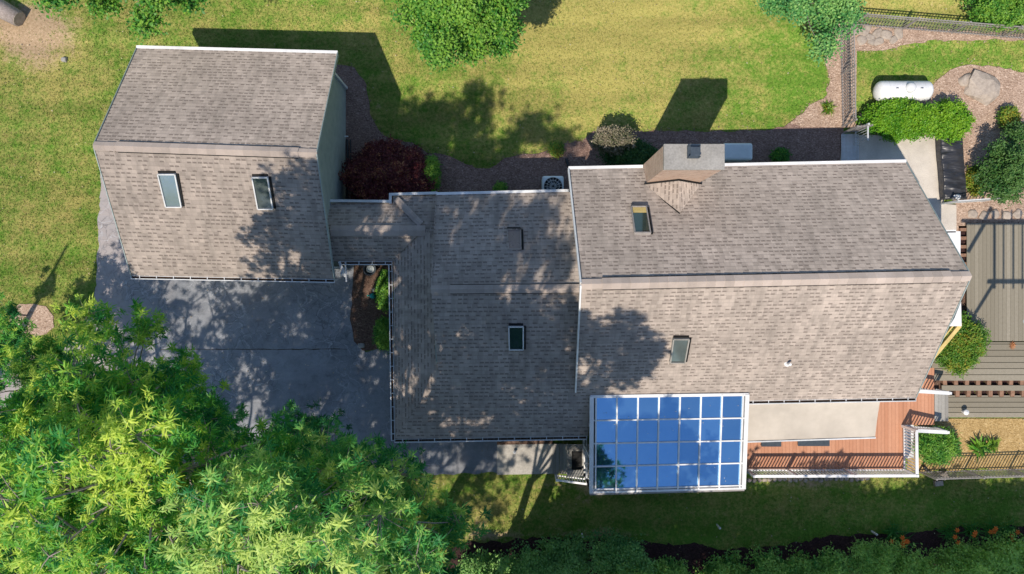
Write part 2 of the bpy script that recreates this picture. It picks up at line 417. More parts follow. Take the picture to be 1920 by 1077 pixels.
def tree(name, label, cat, base, center, rad, nc=50, cr=1.0, per=26, style='star', mat='leaf_ash', group=None,
         trunk=.28, shell=.5, flat=.5, tone0=.42, zmin=-.75, size=1.0, keep=None, bare=0, tcut=None):
    t = thing(name, label, cat, (base[0], base[1], 0), group)
    cc = clumps(center, rad, nc, shell, zmin)
    if keep is not None: cc = np.array([p for p in cc if keep(p)])
    lo, hi = center[2]-rad[2], center[2]+rad[2]
    tb = MB(); b = Vector((base[0], base[1], -.1)); cv = Vector(center)
    fork = Vector((base[0]+(cv.x-base[0])*.35, base[1]+(cv.y-base[1])*.35, max(lo*.75, .4)))
    limb(tb, b, fork, trunk, trunk*.72, .03, 6, 9)
    mains = []
    for k in range(6):
        a = 2*math.pi*k/6+random.uniform(-.4, .4)
        e = cv+Vector((math.cos(a)*rad[0]*.45, math.sin(a)*rad[1]*.45, random.uniform(-.35, .3)*rad[2]))
        limb(tb, fork, e, trunk*.36, trunk*.13, .1, 6, 7); mains.append(e)
    tips = []; tones = []
    for p in cc:
        pv = Vector(p); m0 = min(mains, key=lambda e: (e-pv).length)
        limb(tb, m0, pv, trunk*.12, trunk*.045, .1, 5, 5)
        k = max(4, int(per*(1.45 if style == 'star' else 1)*random.uniform(.6, 1.35)))
        q = rng.normal(0, 1, (k, 3)); q = unit(q)*(rng.uniform(0, 1, (k, 1))**.5)*cr*random.uniform(.7, 1.25)*np.array([1, 1, flat])
        ct = random.uniform(-.2, .16)
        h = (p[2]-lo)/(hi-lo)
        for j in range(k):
            e = p+q[j]; tips.append(e); tones.append(tone0+ct+.30*(h-.5)+.34*q[j][2]/(cr*flat)+random.uniform(-.16, .16))  # leaves darker low and inside each clump: crown shade put into tone
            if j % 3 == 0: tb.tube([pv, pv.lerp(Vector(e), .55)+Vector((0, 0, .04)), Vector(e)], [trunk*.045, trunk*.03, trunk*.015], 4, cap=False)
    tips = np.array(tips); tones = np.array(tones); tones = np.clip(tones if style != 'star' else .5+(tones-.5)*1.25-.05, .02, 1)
    if style == 'star': V, Fq, T = star_leaves(tips, tones, 28, .205*size, .034*size)
    else: V, Fq, T = broad_leaves(tips, tones, 22, .17*size, .15*size, .09*size)
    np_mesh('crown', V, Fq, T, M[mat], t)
    obj('trunk', tb, M['bark'], t, smooth=True)
    return t
def shrub(name, label, cat, center, rad, mat='leaf_green', n=700, k=9, leaf=.09, wide=.06, group=None, tone0=.5, upright=0., shell=.55, spread=.06, lump=.36):
    """rounded bush: leaf sprigs through a lobed dome with woody stems inside"""
    c = np.array(center, dtype=float); r = np.array(rad, dtype=float)
    t = thing(name, label, cat, (c[0], c[1], 0), group)
    d = unit(rng.normal(0, 1, (n, 3))); d[:, 2] = np.where(d[:, 2] < -.35, -d[:, 2], d[:, 2])
    lob = np.array([1+lump*noise.noise(Vector(x*2.3)+Vector(c))+.26*noise.noise(Vector(x*5.1)+Vector(c)) for x in d])
    q = (rng.uniform(shell**3, 1, n)**(1/3))*lob
    P = c+d*r*q[:, None]
    cell = np.array([noise.noise(Vector(p)*2.6) for p in P])
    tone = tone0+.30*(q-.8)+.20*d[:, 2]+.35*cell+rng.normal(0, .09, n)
    V, Fq, T = broad_leaves(P, np.clip(tone, 0, 1), k, spread, leaf, wide, .7)
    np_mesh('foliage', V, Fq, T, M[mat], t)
    sb = MB()
    for i in range(9):
        p = P[random.randrange(n)]
        limb(sb, (c[0]+random.uniform(-.08, .08), c[1]+random.uniform(-.08, .08), 0), c+(p-c)*.8, .03, .008, .06, 4, 4)
    obj('stem', sb, M['bark'], t)
    return t
def plume(name, label, cat, px, py, r, h, n, mat, group=None, tone0=.6, w=.05):
    """clump of arching strap leaves"""
    g = W(px, py); B = np.array([[g.x, g.y, .02]])+rng.normal(0, r*.18, (n, 3))*[1, 1, 0]
    az = rng.uniform(0, 2*np.pi, n); el = rng.uniform(.35, 1.3, n)
    d = np.stack([np.cos(az)*np.cos(el), np.sin(az)*np.cos(el), np.sin(el)], 1)
    V1, F1 = leaf_quads(B, d, np.full(n, h)*rng.uniform(.6, 1.1, n), np.full(n, w), .7)
    tt = np.clip(tone0+rng.normal(0, .16, n), 0, 1)
    T = np.ones((n, 4, 4)); T[:, :, 0] = tt[:, None]; T[:, :, 1] = .2
    o = np_mesh(name, V1, F1, T.reshape(-1, 4), M[mat], None, (g.x, g.y, 0)); tag(o, label, cat, group); return o

# ------------------------------------------------------------------ ground
def blobs(px, py, lst):
    r = np.zeros_like(px)
    for x, y, rx, ry, wgt in lst:
        r = r+wgt*np.exp(-(((px-x)/rx)**2+((py-y)/ry)**2))
    return r
GB = ([(1130, 120, 210, 140, .50), (1010, 40, 180, 60, .35), (1250, 30, 200, 50, .3), (60, 90, 120, 80, .5), (330, 60, 60, 30, .25), (110, 390, 70, 50, .22), (60, 420, 60, 110, .10),
        (700, 70, 60, 60, .25), (250, 310, 50, 180, -.22), (1400, 120, 110, 90, -.08), (1500, 150, 70, 130, -.30), (1750, 110, 140, 30, -.25), (570, 60, 80, 25, .15), (40, 230, 60, 60, .1), (160, 180, 70, 60, .12),
        (930, 960, 70, 50, .35), (1000, 240, 120, 60, .1), (1460, 950, 200, 40, .12), (1700, 960, 300, 60, -.25), (1250, 1000, 400, 40, -.2), (1750, 10, 160, 20, .5), (1530, 10, 60, 40, .45), (1600, 900, 160, 12, .3)],
      [(55, 80, 75, 65, 1.05), (30, 30, 70, 30, .8), (130, 60, 40, 40, .4), (1560, 120, 12, 70, .8), (900, 985, 30, 25, .5), (1180, 910, 300, 10, .55), (1100, 925, 50, 22, .7), (1130, 1000, 120, 14, .8), (930, 1005, 60, 12, .8),
        (1330, 965, 90, 18, .45), (712, 195, 14, 12, .7), (750, 250, 14, 12, .5), (1540, 905, 120, 12, .6), (330, 65, 22, 14, .5), (1540, 15, 90, 18, .6), (1800, 8, 120, 14, .5), (1160, 200, 22, 40, .3), (1345, 135, 28, 14, .25), (430, 1000, 300, 120, .9),(1300, 10, 40, 14, .3)])
def make_ground():
    xs = np.concatenate([[-400, -120, -60, -34], np.arange(-26, 26.01, .3), [34, 60, 120, 400]])
    ys = np.concatenate([[-400, -120, -60, -30], np.arange(-17, 16.01, .3), [30, 60, 120, 400]])
    X, Y = np.meshgrid(xs, ys); nx, ny = len(xs), len(ys)
    PX = X/H*F+960; PY = 538.5-Y/H*F
    dry = .42+blobs(PX, PY, GB[0])
    dirt = blobs(PX, PY, GB[1])
    V = np.stack([X.ravel(), Y.ravel(), np.zeros(nx*ny)], 1)
    i, j = np.meshgrid(np.arange(nx-1), np.arange(ny-1)); a = (j*nx+i).ravel()
    Fq = np.stack([a, a+1, a+nx+1, a+nx], 1)
    T = np.ones((nx*ny, 4)); T[:, 0] = np.clip(dry, 0, 1).ravel(); T[:, 1] = np.clip(dirt, 0, 1.2).ravel()
    o = np_mesh('lawn', V, Fq, T, M['lawn']); o['kind'] = 'structure'
make_ground()

def wavy(pts, z, jit=.07, step=.22, seed=0):
    """closed outline resampled with an irregular edge; pts in plan units; 's' flagged points keep straight"""
    out = []; n = len(pts)
    for i in range(n):
        a, b = pts[i], pts[(i+1) % n]
        A, B = W(a[0], a[1]), W(b[0], b[1])
        straight = len(a) > 2
        k = 1 if straight else max(1, int((B-A).length/step))
        for j in range(k):
            p = A.lerp(B, j/k)
            if not straight:
                nv = Vector((p.x, p.y, seed))
                p.x += jit*2.2*noise.noise(nv*1.7)+jit*1.4*noise.noise(nv*6); p.y += jit*2.2*noise.noise(nv*1.7+Vector((9, 9, 9)))+jit*1.4*noise.noise(nv*6+Vector((5, 5, 5)))
            p.z = z; out.append(p)
    return orient(out)
POLYS = []
def sheet(name, pts, z, mat, jit=.07, step=.2, label=None, skirt=.02):
    o = wavy(pts, z, jit, step); POLYS.append(np.array([(p.x, p.y) for p in o]))
    bm = bmesh.new(); vs = [bm.verts.new(p) for p in o]; es = [bm.edges.new((vs[i], vs[(i+1) % len(vs)])) for i in range(len(vs))]
    bmesh.ops.triangle_fill(bm, edges=es, use_beauty=True)
    for f in bm.faces:
        if f.normal.z < 0: f.normal_flip()
    ex = bmesh.ops.extrude_face_region(bm, geom=bm.faces[:])
    for g in ex['geom']:
        if isinstance(g, bmesh.types.BMVert): g.co.z += skirt
    me = bpy.data.meshes.new(name); bm.to_mesh(me); bm.free()
    me.materials.append(M[mat]); ob = bpy.data.objects.new(name, me); col.objects.link(ob); ob['kind'] = 'structure'
    if label: ob['label'] = label
    return ob

sheet('driveway', [(190, 322), (186, 360), (184, 430), (181, 500), (178, 560), (168, 600), (150, 628), (118, 655), (60, 668), (-300, 690), (-900, 720, 's'), (-900, 960, 's'), (-200, 930), (200, 905), (500, 893), (800, 889), (932, 888, 's'), (932, 620, 's'), (736, 620, 's'), (736, 656), (690, 657), (664, 640), (659, 600), (660, 540), (664, 480, 's'), (640, 400, 's'), (260, 320, 's')], .004, 'asphalt', .05, .18, skirt=.02)
sheet('mulch_bed', [(600, 118, 's'), (640, 122), (668, 128), (682, 150), (690, 180), (695, 215), (708, 240), (725, 258), (748, 266), (772, 268), (800, 283), (835, 292), (865, 303), (892, 318), (915, 317), (938, 303), (965, 293), (1010, 287), (1060, 270), (1095, 262), (1110, 248), (1200, 246), (1330, 247), (1450, 243), (1478, 232), (1510, 208), (1548, 182), (1556, 160), (1558, 150, 's'), (1580, 160, 's'), (1582, 340, 's'), (1582, 430, 's'), (600, 430, 's')], .012, 'mulch', .05, label='purple brown mulch bed along the back of the house')
sheet('mulch_bed', [(1480, 232), (1510, 206), (1548, 180), (1555, 150), (1548, 110), (1556, 60), (1572, 42), (1600, 46), (1640, 50), (1760, 56), (1921, 66), (2100, 74, 's'), (2100, 88), (1921, 76), (1820, 75), (1740, 78), (1700, 84), (1660, 96), (1606, 96, 's'), (1604, 240, 's'), (1500, 240)], .018, 'mulch_tan', .06, label='sun bleached chip path beside the metal fence')
sheet('mulch_bed', [(1742, 168), (1760, 145), (1790, 128), (1830, 122), (1880, 130), (1925, 140), (2100, 150, 's'), (2100, 470, 's'), (1925, 430), (1800, 420), (1790, 380), (1765, 262), (1700, 262), (1618, 250), (1608, 215), (1640, 200)], .020, 'mulch_tan', .07, label='pale wood chip bed around the boulder')
sheet('patio', [(1578, 262, 's'), (1590, 254, 's'), (1766, 256, 's'), (1768, 383, 's'), (1791, 385, 's'), (1791, 436, 's'), (1740, 480, 's'), (1560, 480, 's')], .035, 'concrete', 0, 9, label='pale concrete patio', skirt=.05)
sheet('mulch_bed', [(664, 497), (660, 540), (658, 600), (664, 640), (680, 655), (736, 656), (760, 656, 's'), (760, 470, 's'), (664, 470, 's')], .026, 'mulch_brown', .03, label='brown mulch bed between the driveway and the house')
sheet('mulch_bed', [(18, 604), (22, 584), (38, 571), (62, 569), (86, 575), (100, 592), (100, 612), (88, 628), (64, 636), (36, 634), (20, 622)], .008, 'mulch_tan', .04, label='pale round mulch ring on the left lawn')
sheet('path', [(932, 834, 's'), (1040, 832, 's'), (1040, 888, 's'), (932, 890, 's')], .030, 'walk', 0, 9, label='grey concrete walk to the front steps')
sheet('mulch_bed', [(932, 800, 's'), (1036, 800, 's'), (1036, 833, 's'), (932, 835, 's')], .026, 'mulch_brown', 0, 9, label='narrow dark bed under the front eave')
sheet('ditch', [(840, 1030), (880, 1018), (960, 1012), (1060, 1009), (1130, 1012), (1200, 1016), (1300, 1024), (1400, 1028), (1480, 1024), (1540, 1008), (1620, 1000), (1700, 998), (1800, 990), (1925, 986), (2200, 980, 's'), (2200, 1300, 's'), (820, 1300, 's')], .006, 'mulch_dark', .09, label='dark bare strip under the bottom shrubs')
sheet('dry_grass', [(1770, 785, 's'), (2100, 785, 's'), (2100, 882), (1925, 880), (1820, 880), (1730, 884), (1700, 886), (1700, 790, 's')], .010, 'straw', .05, label='dry straw coloured patch inside the lower fence')
sheet('mulch_bed', [(1560, 440, 's'), (1835, 436, 's'), (1840, 700), (1770, 735), (1560, 735, 's')], .024, 'mulch_brown', .04, label='brown mulch strip along the right gable wall')
sheet('mulch_bed', [(1790, 384, 's'), (2100, 384, 's'), (2100, 425, 's'), (1790, 436, 's')], .028, 'mulch_tan', 0, 9, label='wood chips at the top of the grey deck')
# stone edging strip under the deck
def rock(name, label, px, py, size, h, mat='rock', seed=0, group=None, z=0, rotz=0, sub=3, rough=.22):
    g = W(px, py); bm = bmesh.new(); bmesh.ops.create_icosphere(bm, subdivisions=sub, radius=1.0)
    for v in bm.verts:
        n = v.co.normalized(); k = 1+rough*noise.noise(n*1.3+Vector((seed, 0, 0)))*1.6+rough*.5*noise.noise(n*4+Vector((seed, 3, 0)))
        q = n*k; q.x = max(-.82, min(.82, q.x)); q.y = max(-.84, min(.84, q.y)); q.z = min(q.z, .72)
        v.co = Vector((q.x*size[0]/2*1.2, q.y*size[1]/2*1.2, max(q.z, -.3)*h))
    bmesh.ops.rotate(bm, verts=bm.verts, cent=(0, 0, 0), matrix=Matrix.Rotation(rotz, 3, 'Z'))
    me = bpy.data.meshes.new(name); bm.to_mesh(me); bm.free(); me.materials.append(M[mat])
    for p in me.polygons: p.use_smooth = (size[0] < .9)
    o = bpy.data.objects.new(name, me); col.objects.link(o); o.location = (g.x, g.y, z+.02)
    tag(o, label, 'rock', group); return o

# driveway expansion strip
mb = MB(); mb.bar(W(789, 800, .028), W(789, 887, .028), .13, .008); struct('drain_strip', mb, M['concrete2'], 'pale strip across the driveway by the house corner')
mb = MB(); jp = [W(300+i*13, 656-i*.04+random.uniform(-.7, .7), .026) for i in range(28)]
for a_, b_ in zip(jp, jp[1:]): mb.bar(a_, b_, random.uniform(.012, .04), .004)
struct('asphalt_joint', mb, M['gutter_dirt'], 'dark joint line across the driveway')

# ------------------------------------------------------------------ house
house = thing('house', 'large L-shaped house with brown shingle roofs, glass sunroom roof and brick chimney', 'house', (0, 0, 0))
def plane(a, b, c):
    a, b, c = Vector(a), Vector(b), Vector(c); n = (b-a).cross(c-a).normalized()
    if n.z < 0: n = -n
    return a, n
def hit(px, py, pl):
    o = Vector((0, 0, H)); d = Vector(((px-960)/F, -(py-538.5)/F, -1)); a, n = pl
    return o+d*((a-o).dot(n)/d.dot(n))
def slab(name, pts, t=.14, mat='shingle', pl=None, parent=house, lift=0.0):
    pts = [Vector(p) for p in pts]
    if pl is None: pl = plane(pts[0], pts[1], pts[2])
    n = pl[1]; s = Vector((0, 0, 1))-n*n.z
    s = s.normalized() if s.length > 1e-4 else Vector((0, 1, 0)); u = s.cross(n)
    pts = orient([p+n*lift for p in pts])
    mb = MB(); uv = [(p.dot(u), p.dot(s)) for p in pts]
    mb.poly(pts, t, uv)
    o = obj(name, mb, M[mat], parent); return pl
def rot_axes(n, dirv):
    y = n.cross(dirv).normalized(); return Matrix((dirv, y, n)).transposed()
def ridge_cap(a, b, w=.17, h=.055, vent=True, parent=house, ya=None, slope=.7):
    """bent shingle caps over a raised vent whose black lips draw the shadow line"""
    a, b = Vector(a), Vector(b); d = (b-a); L = d.length; d.normalize(); side = Vector((0, 0, 1)).cross(d).normalized()
    mb = MB(); n = max(1, int(L/.3))
    for k in range(n):
        p, q = a+d*(L*k/n), a+d*(L*(k+1)/n+.012)
        lift = h+.006+(k % 2)*.004
        for sgn in (-1, 1):
            o = side*sgn*w
            v = [p+Vector((0, 0, lift+.014)), q+Vector((0, 0, lift)), q+o+Vector((0, 0, lift-w*slope)), p+o+Vector((0, 0, lift+.014-w*slope))]
            if sgn < 0: v = v[::-1]
            uu = k*.3+a.x*3.7+.15
            mb.add(v+[x-Vector((0, 0, .02)) for x in v], [(0, 1, 2, 3), (7, 6, 5, 4), (0, 4, 5, 1), (1, 5, 6, 2), (2, 6, 7, 3), (3, 7, 4, 0)], [(uu, 1)]*8)
    o = obj('ridge_cap', mb, M['shingle_cap'], parent)
    if vent:
        mv = MB(); ww = w+.022  # dark vent juts past the cap to paint its shadow line
        e = a+d*.02; f = b-d*.02
        for sgn in (-1, 1):
            s2 = side*sgn*ww
            v = [e+Vector((0, 0, h-.02)), f+Vector((0, 0, h-.02)), f+s2+Vector((0, 0, h-.025-ww*slope)), e+s2+Vector((0, 0, h-.025-ww*slope))]
            if sgn < 0: v = v[::-1]
            lo = [x-Vector((0, 0, .06)) for x in v]
            mv.add(v+lo, [(0, 1, 2, 3), (7, 6, 5, 4), (0, 4, 5, 1), (1, 5, 6, 2), (2, 6, 7, 3), (3, 7, 4, 0)])
        obj('ridge_vent_shade', mv, M['vent'], o)
def gutter(a, b, out, hangers=8, open_=True, wd=.12):
    """a,b: eave ends (top of roof edge); out: outward direction"""
    a, b, out = Vector(a), Vector(b), Vector(out).normalized(); a.z -= .03; b.z -= .03
    mb = MB()
    if open_:
        mb.bar(a+out*wd, b+out*wd, .035, .13)
        mb.bar(a+out*.01-Vector((0, 0, .03)), b+out*.01-Vector((0, 0, .03)), .02, .1)
        mb.bar(a+out*wd*.5-Vector((0, 0, .065)), b+out*wd*.5-Vector((0, 0, .065)), wd, .02)
        d = (b-a).normalized()
        for e in (a, b): mb.box(e+out*wd*.5-Vector((0, 0, .01)), (.02, wd+.03, .12), math.atan2(d.y, d.x))
        g = obj('gutter', mb, M['offwhite'], house)
        db = MB(); n = max(2, int((b-a).length/.25)); k = 0
        A, B = a+out*wd*.5-Vector((0, 0, .035)), b+out*wd*.5-Vector((0, 0, .035))
        for i in range(n):
            db.bar(A.lerp(B, i/n+.001), A.lerp(B, (i+1)/n), wd*.75, random.uniform(.02, .05))
        obj('debris', db, M['gutter_dirt'], g)
        for i in range(hangers):
            p = a.lerp(b, (i+.5)/hangers); hb = MB(); hb.bar(p-out*.02+Vector((0, 0, .03)), p+out*(wd+.02)+Vector((0, 0, .03)), .03, .015); obj('hanger', hb, M['offwhite'], g)
    else:
        mb.bar(a+out*wd*.5, b+out*wd*.5, wd, .1); g = obj('gutter', mb, M['white'], house)
    return g
def trim(pts, w=.06, h=.16, mat='white', lift=.03):
    for i in range(len(pts)-1):
        mb = MB(); mb.bar(Vector(pts[i])+Vector((0, 0, lift-h*.35)), Vector(pts[i+1])+Vector((0, 0, lift-h*.35)), w, h); obj('rake_trim', mb, M[mat], house)

def wall(pts, z0, z1, mat='siding', name='wall'):
    mb = MB(); P = orient([Vector((p[0], p[1], z1)) for p in pts]); mb.poly(P, z1-z0); return obj(name, mb, M[mat], house)
def gable_wall(a, b, zb, z_eave, ridge, mat='siding'):
    """thin wall a->b with a pointed top"""
    a, b = Vector(a), Vector(b); d = (b-a).normalized(); s = Vector((0, 0, 1)).cross(d)*.06
    out = [Vector((a.x, a.y, zb)), Vector((b.x, b.y, zb)), Vector((b.x, b.y, z_eave)), Vector(ridge), Vector((a.x, a.y, z_eave))]
    mb = MB(); n = 5
    vs = [p+s for p in out]+[p-s for p in out]
    mb.add(vs, [tuple(range(n)), tuple(range(2*n-1, n-1, -1))]+[(i, i+n, (i+1) % n+n, (i+1) % n) for i in range(n)])
    return obj('wall', mb, M[mat], house)

# -- garage wing
ze, zr = 2.8, 5.9
gBL, gBR, gFL, gFR = W(256, 91, ze), W(633, 101, ze), W(246, 517, ze), W(627, 524, ze)
gRL, gRR = W(175, 273, zr), W(594, 287, zr)
gar_b = slab('roof', [gBL, gBR, gRR, gRL]); gar_f = slab('roof', [gRL, gRR, gFR, gFL])
rd = (gRR-gRL)
ridge_cap(gRL+rd*.10, gRR-rd*.085, slope=.72); 
ridge_cap(gRL, gRL+rd*.10, w=.15, h=.025, vent=False, slope=.72); ridge_cap(gRR-rd*.085, gRR, w=.15, h=.025, vent=False, slope=.72)
gutter(gBL, gBR, (0, 1, 0), open_=False, wd=.11)
gutter(gFL, gFR, (0, -1, 0), 12)
trim([gBR, gRR, gFR], .035, .16, 'siding', .01); trim([gBL, gRL, gFL], .03, .16, 'siding', -.01)
wx0, wx1, wyb, wyf = gBL.x+.35, -7.02, gBL.y-.75, gFL.y+.35
wall([(wx0, wyb), (wx1-.06, wyb-.12), (wx1-.06, wyf), (wx0, wyf)], 0, 2.75)
zin = ze+.75*.66
gable_wall((wx1, wyb-.02, 0), (wx1, wyf, 0), 0, 2.86, (wx1, gRR.y, 5.58))
gable_wall((wx0, wyb, 0), (wx0, wyf, 0), 0, 2.86, (wx0, gRL.y, 5.6))
for yy in (wyb+.02, wyf-.02): mb = MB(); mb.bar((wx1+.09, yy, 0), (wx1+.09, yy, 2.8), .1, .1); obj('corner_trim', mb, M['offwhite'], house)
# garage doors on the driveway side
for k in range(2):
    mb = MB(); cx = wx0+1.95+k*3.4
    for j in range(4): mb.box((cx, wyf-.04, .33+j*.55), (2.7, .05, .53))
    obj('garage_door', mb, M['offwhite'], house)
# -- main block
mzb, mzr, mzf = 3.27, 6.7, 2.95
mBL, mBR, mRL, mRR, mFL, mFR = W(1066, 318, mzb), W(1699, 305, mzb), W(1089, 533, mzr), W(1821, 518, mzr), W(1078, 758, mzf), W(1717, 746, mzf)
main_b = slab('roof', [mBL, mBR, mRR, mRL], .16); main_f = slab('roof', [mRL, mRR, mFR, mFL], .16)
rd = mRR-mRL
ridge_cap(mRL+rd*.055, mRR-rd*.05, w=.19, h=.06, slope=.78)
ridge_cap(mRL, mRL+rd*.055, w=.16, h=.025, vent=False, slope=.78); ridge_cap(mRR-rd*.05, mRR, w=.16, h=.025, vent=False, slope=.78)
ch0, ch1 = 4.91, 6.82
bd = (mBR-mBL)
gutter(mBL, mBL+bd*((ch0-mBL.x-.03)/bd.x), (0, 1, 0), open_=False, wd=.11)
gutter(mBL+bd*((ch1-mBL.x+.03)/bd.x), mBR, (0, 1, 0), open_=False, wd=.11)
fd = mFR-mFL
gutter(mFL+fd*.50, mFR, (0, -1, 0), 11)
lowj = mRL.lerp(mFL, .88)
trim([mBL, mRL, lowj], .05, .16, 'white', .02); trim([mBR, mRR, mFR], .03, .16, 'siding', -.01)
wall([(mBL.x+.3, mBL.y-.4), (mBR.x-.45, mBR.y-.4), (mFR.x-.55, mFR.y+.45), (mFL.x+.3, mFL.y+.45)], 0, 2.9)
gable_wall((mBR.x-.42, mBR.y-.4, 0), (mFR.x-.5, mFR.y+.45, 0), 2.8, 2.93, (mRR.x-.45, mRR.y, 6.35))
gable_wall((mBL.x+.3, mBL.y-.4, 0), (mFL.x+.3, mFL.y+.45, 0), 2.8, 2.93, (mRL.x+.3, mRL.y, 6.35))
# -- middle block
cz, czb = 5.05, 2.95
cRL, cRR = W(808, 543, cz), W(1100, 541, cz)
cBL, cBR = W(818, 366, czb), W(1090, 360, czb)
slab_mb = slab('roof', [cBL, cBR, cRR, cRL], .14)
mfz = 2.5
cF0, cF1 = W(740, 824, mfz), W(1103, 817, mfz)
mid_f = plane(cRL, cRR, cF1)
hipx = hit(822, 702, mid_f)
slab('roof', [cRL, hipx, hit(740, 824, mid_f), hit(1103, 818, mid_f), Vector((cRR.x+.3, cRR.y, 0))+Vector((0, 0, 5.05))], .14, pl=mid_f)
eW = hit(740, 824, mid_f)
NW = Vector((-4.60, 3.50, 2.55)); slw = (hipx.z-eW.z)/(hipx.x-eW.x)
pW = plane(eW, hipx, (eW.x-.03, 0, eW.z))
ztop = lambda x, y: pW[0].z-((x-pW[0].x)*pW[1].x+(y-pW[0].y)*pW[1].y)/pW[1].z
hx = -2.78
slab('roof', [(eW.x, eW.y, eW.z), (hipx.x, hipx.y, hipx.z), (hx, cRL.y-1.2, ztop(hx, cRL.y-1.2)), (hx, 1.75, ztop(hx, 1.75)), (-4.58, 3.50, ztop(-4.58, 3.5))], .12, pl=pW)
zA, zB = ztop(-4.58, 3.5), ztop(hx, 1.75)
slab('roof', [(-4.58, 3.50, zA), (hx+.04, 3.53, zA), (hx+.04, 1.75, zB+.02), (hx, 1.75, zB)], .12, pl=plane((-4.58, 3.5, zA), (hx, 3.5, zA), (hx, 1.75, zB)))
ridge_cap((-4.45, 3.38, zA+.09), (-3.40, 2.35, zA+.09+(zB-zA)*.62), w=.13, h=.03, vent=False, slope=.25)
# connector wing
yb, yf, yr, zc = 3.22, .98, 2.10, 3.34
ex = -4.6; rx = -3.35
slab('roof', [(-7.0, yf, zA), (ex+.0, yf, zA), (rx, yr, zc), (-7.0, yr, zc)], .12)
slab('roof', [(-7.0, yb, zA), (-7.0, yr, zc), (rx, yr, zc), (-4.3, yb, zA)], .12)
ridge_cap((-6.75, yr, zc), (rx+.12, yr, zc+.02), w=.2, h=.03, vent=False, slope=.6)
gutter(W(612, 379, 2.55), Vector((-4.62, 3.23, 2.55)), (0, 1, 0), open_=False, wd=.1)
gutter(Vector((-4.62, 3.50, 2.55)), Vector((cBL.x, 3.55, 2.56)), (0, 1, 0), open_=False, wd=.1)
mb = MB(); mb.bar((-4.66, 3.2, 2.5), (-4.66, 3.6, 2.5), .1, .1); obj('gutter', mb, M['white'], house)
gutter(Vector((cBL.x, cBL.y, czb)), W(1066, 360, czb), (0, 1, 0), open_=False, wd=.1)
gutter(Vector((-6.62, yf, 2.52)), Vector((-4.6, yf, 2.52)), (0, -1, 0), 4)
gutter(Vector((-4.60, .86, 2.5)), eW+Vector((0, -.05, 0)), (-1, 0, 0), 13)
gutter(eW, hit(1100, 818, mid_f), (0, -1, 0), 12)
trim([cBL, cRL], .03, .1, 'shingle', .015); 
wall([(-2.85, 3.0), (2.6, 3.1), (2.6, -5.2), (-4.0, -5.2), (-4.0, .6), (-2.85, .6)], 0, 2.5)
wall([(-7.0, 2.85), (-4.0, 2.85), (-4.0, 1.35), (-7.0, 1.35)], 0, 2.55)
wall([(-4.0, 2.85), (-2.9, 3.1), (-2.9, .3), (-4.0, .3)], 0, 2.53)
gable_wall((-2.74, 2.9, 0), (-2.74, -5.0, 0), 2.4, 2.62, (-2.74, cRL.y, 4.8))
rdm = cRR-cRL
ridge_cap(cRL+rdm*.12, W(1087, 541, cz), w=.15, h=.055, slope=.55); ridge_cap(cRL, cRL+rdm*.12, w=.14, h=.02, vent=False, slope=.5)
# downspout at the garage corner
mb = MB(); mb.tube([(-6.5, .45, 2.72), (-6.5, .75, 2.45), (-6.9, .78, 2.2), (-6.9, .78, .1)], .04, 8); obj('downspout', mb, M['offwhite'], house)
mb = MB(); mb.bar((-6.62, .98, 2.5), (-6.40, .40, 2.45), .09, .08); mb.bar((-6.4, .98, 2.45), (-6.36, .2, 2.45), .05, .06); obj('downspout', mb, M['white'], house)

# -- skylights
def skylight(pts, pl, glass='sky_glass', frame='offwhite', band=None, hgt=.10):
    P = [hit(x, y, pl) for x, y in pts]          # order TL TR BR BL in plan
    n = pl[1]; c = sum(P, Vector())/4
    fr = MB(); w = .055
    for i in range(4):
        a, b = P[i]+n*hgt*.5, P[(i+1) % 4]+n*hgt*.5
        fr.bar(a, b, w*.75, hgt+.04, up=n)
    root = obj('skylight', fr, M[frame], house)
    g = MB(); Q = [p.lerp(c, .05)+n*(hgt*.78) for p in P]; g.add(Q[::-1] if (Q[1]-Q[0]).cross(Q[2]-Q[0]).z < 0 else Q, [(0, 1, 2, 3)])
    obj('pane', g, M[glass], root)
    fl = MB()
    for i in (0, 1):
        a, b = P[i]+n*.03, P[(i+1) % 4]+n*.03; o = ((a+b)/2-c); o = (o-n*o.dot(n)).normalized()*.06
        fl.bar(a+o, b+o, .07, .06, up=n)
    obj('flashing', fl, M['vent'], root)
    if band:
        bb = MB(); a = Q[0].lerp(Q[3], .0); T = [Q[0], Q[1], Q[1].lerp(Q[2], band), Q[0].lerp(Q[3], band)]; T = [t+n*.006 for t in T]
        bb.add(T[::-1], [(0, 1, 2, 3)]); obj('blind', bb, M['yellow_wood'], root)
    return root
skylight([(298, 325), (330, 325), (342, 386), (313, 386)], gar_f, 'sky_glass_pale')
skylight([(474, 331), (503, 331), (513, 390), (485, 390)], gar_f, 'sky_glass')
skylight([(951, 432), (976, 432), (977, 469), (953, 469)], plane(cBL, cBR, cRR), 'sky_glass_brown', 'shingle', hgt=.05)
skylight([(954, 611), (981, 611), (981, 654), (955, 654)], mid_f, 'sky_glass_dark')
skylight([(1183, 391), (1211, 391), (1219, 440), (1190, 440)], main_b, 'sky_glass_dark', 'bronze', .22)
skylight([(1262, 633), (1291, 633), (1283, 677), (1256, 677)], main_f, 'sky_glass', 'concrete2')
# vent pipe
v = hit(1476, 682, main_f); mb = MB(); mb.lathe(v, [(.11, -.1), (.11, .02), (.05, .05), (.05, .30), (.035, .31)], 14); obj('vent_pipe', mb, M['white'], house, smooth=False)
v = hit(1292, 520, main_b)

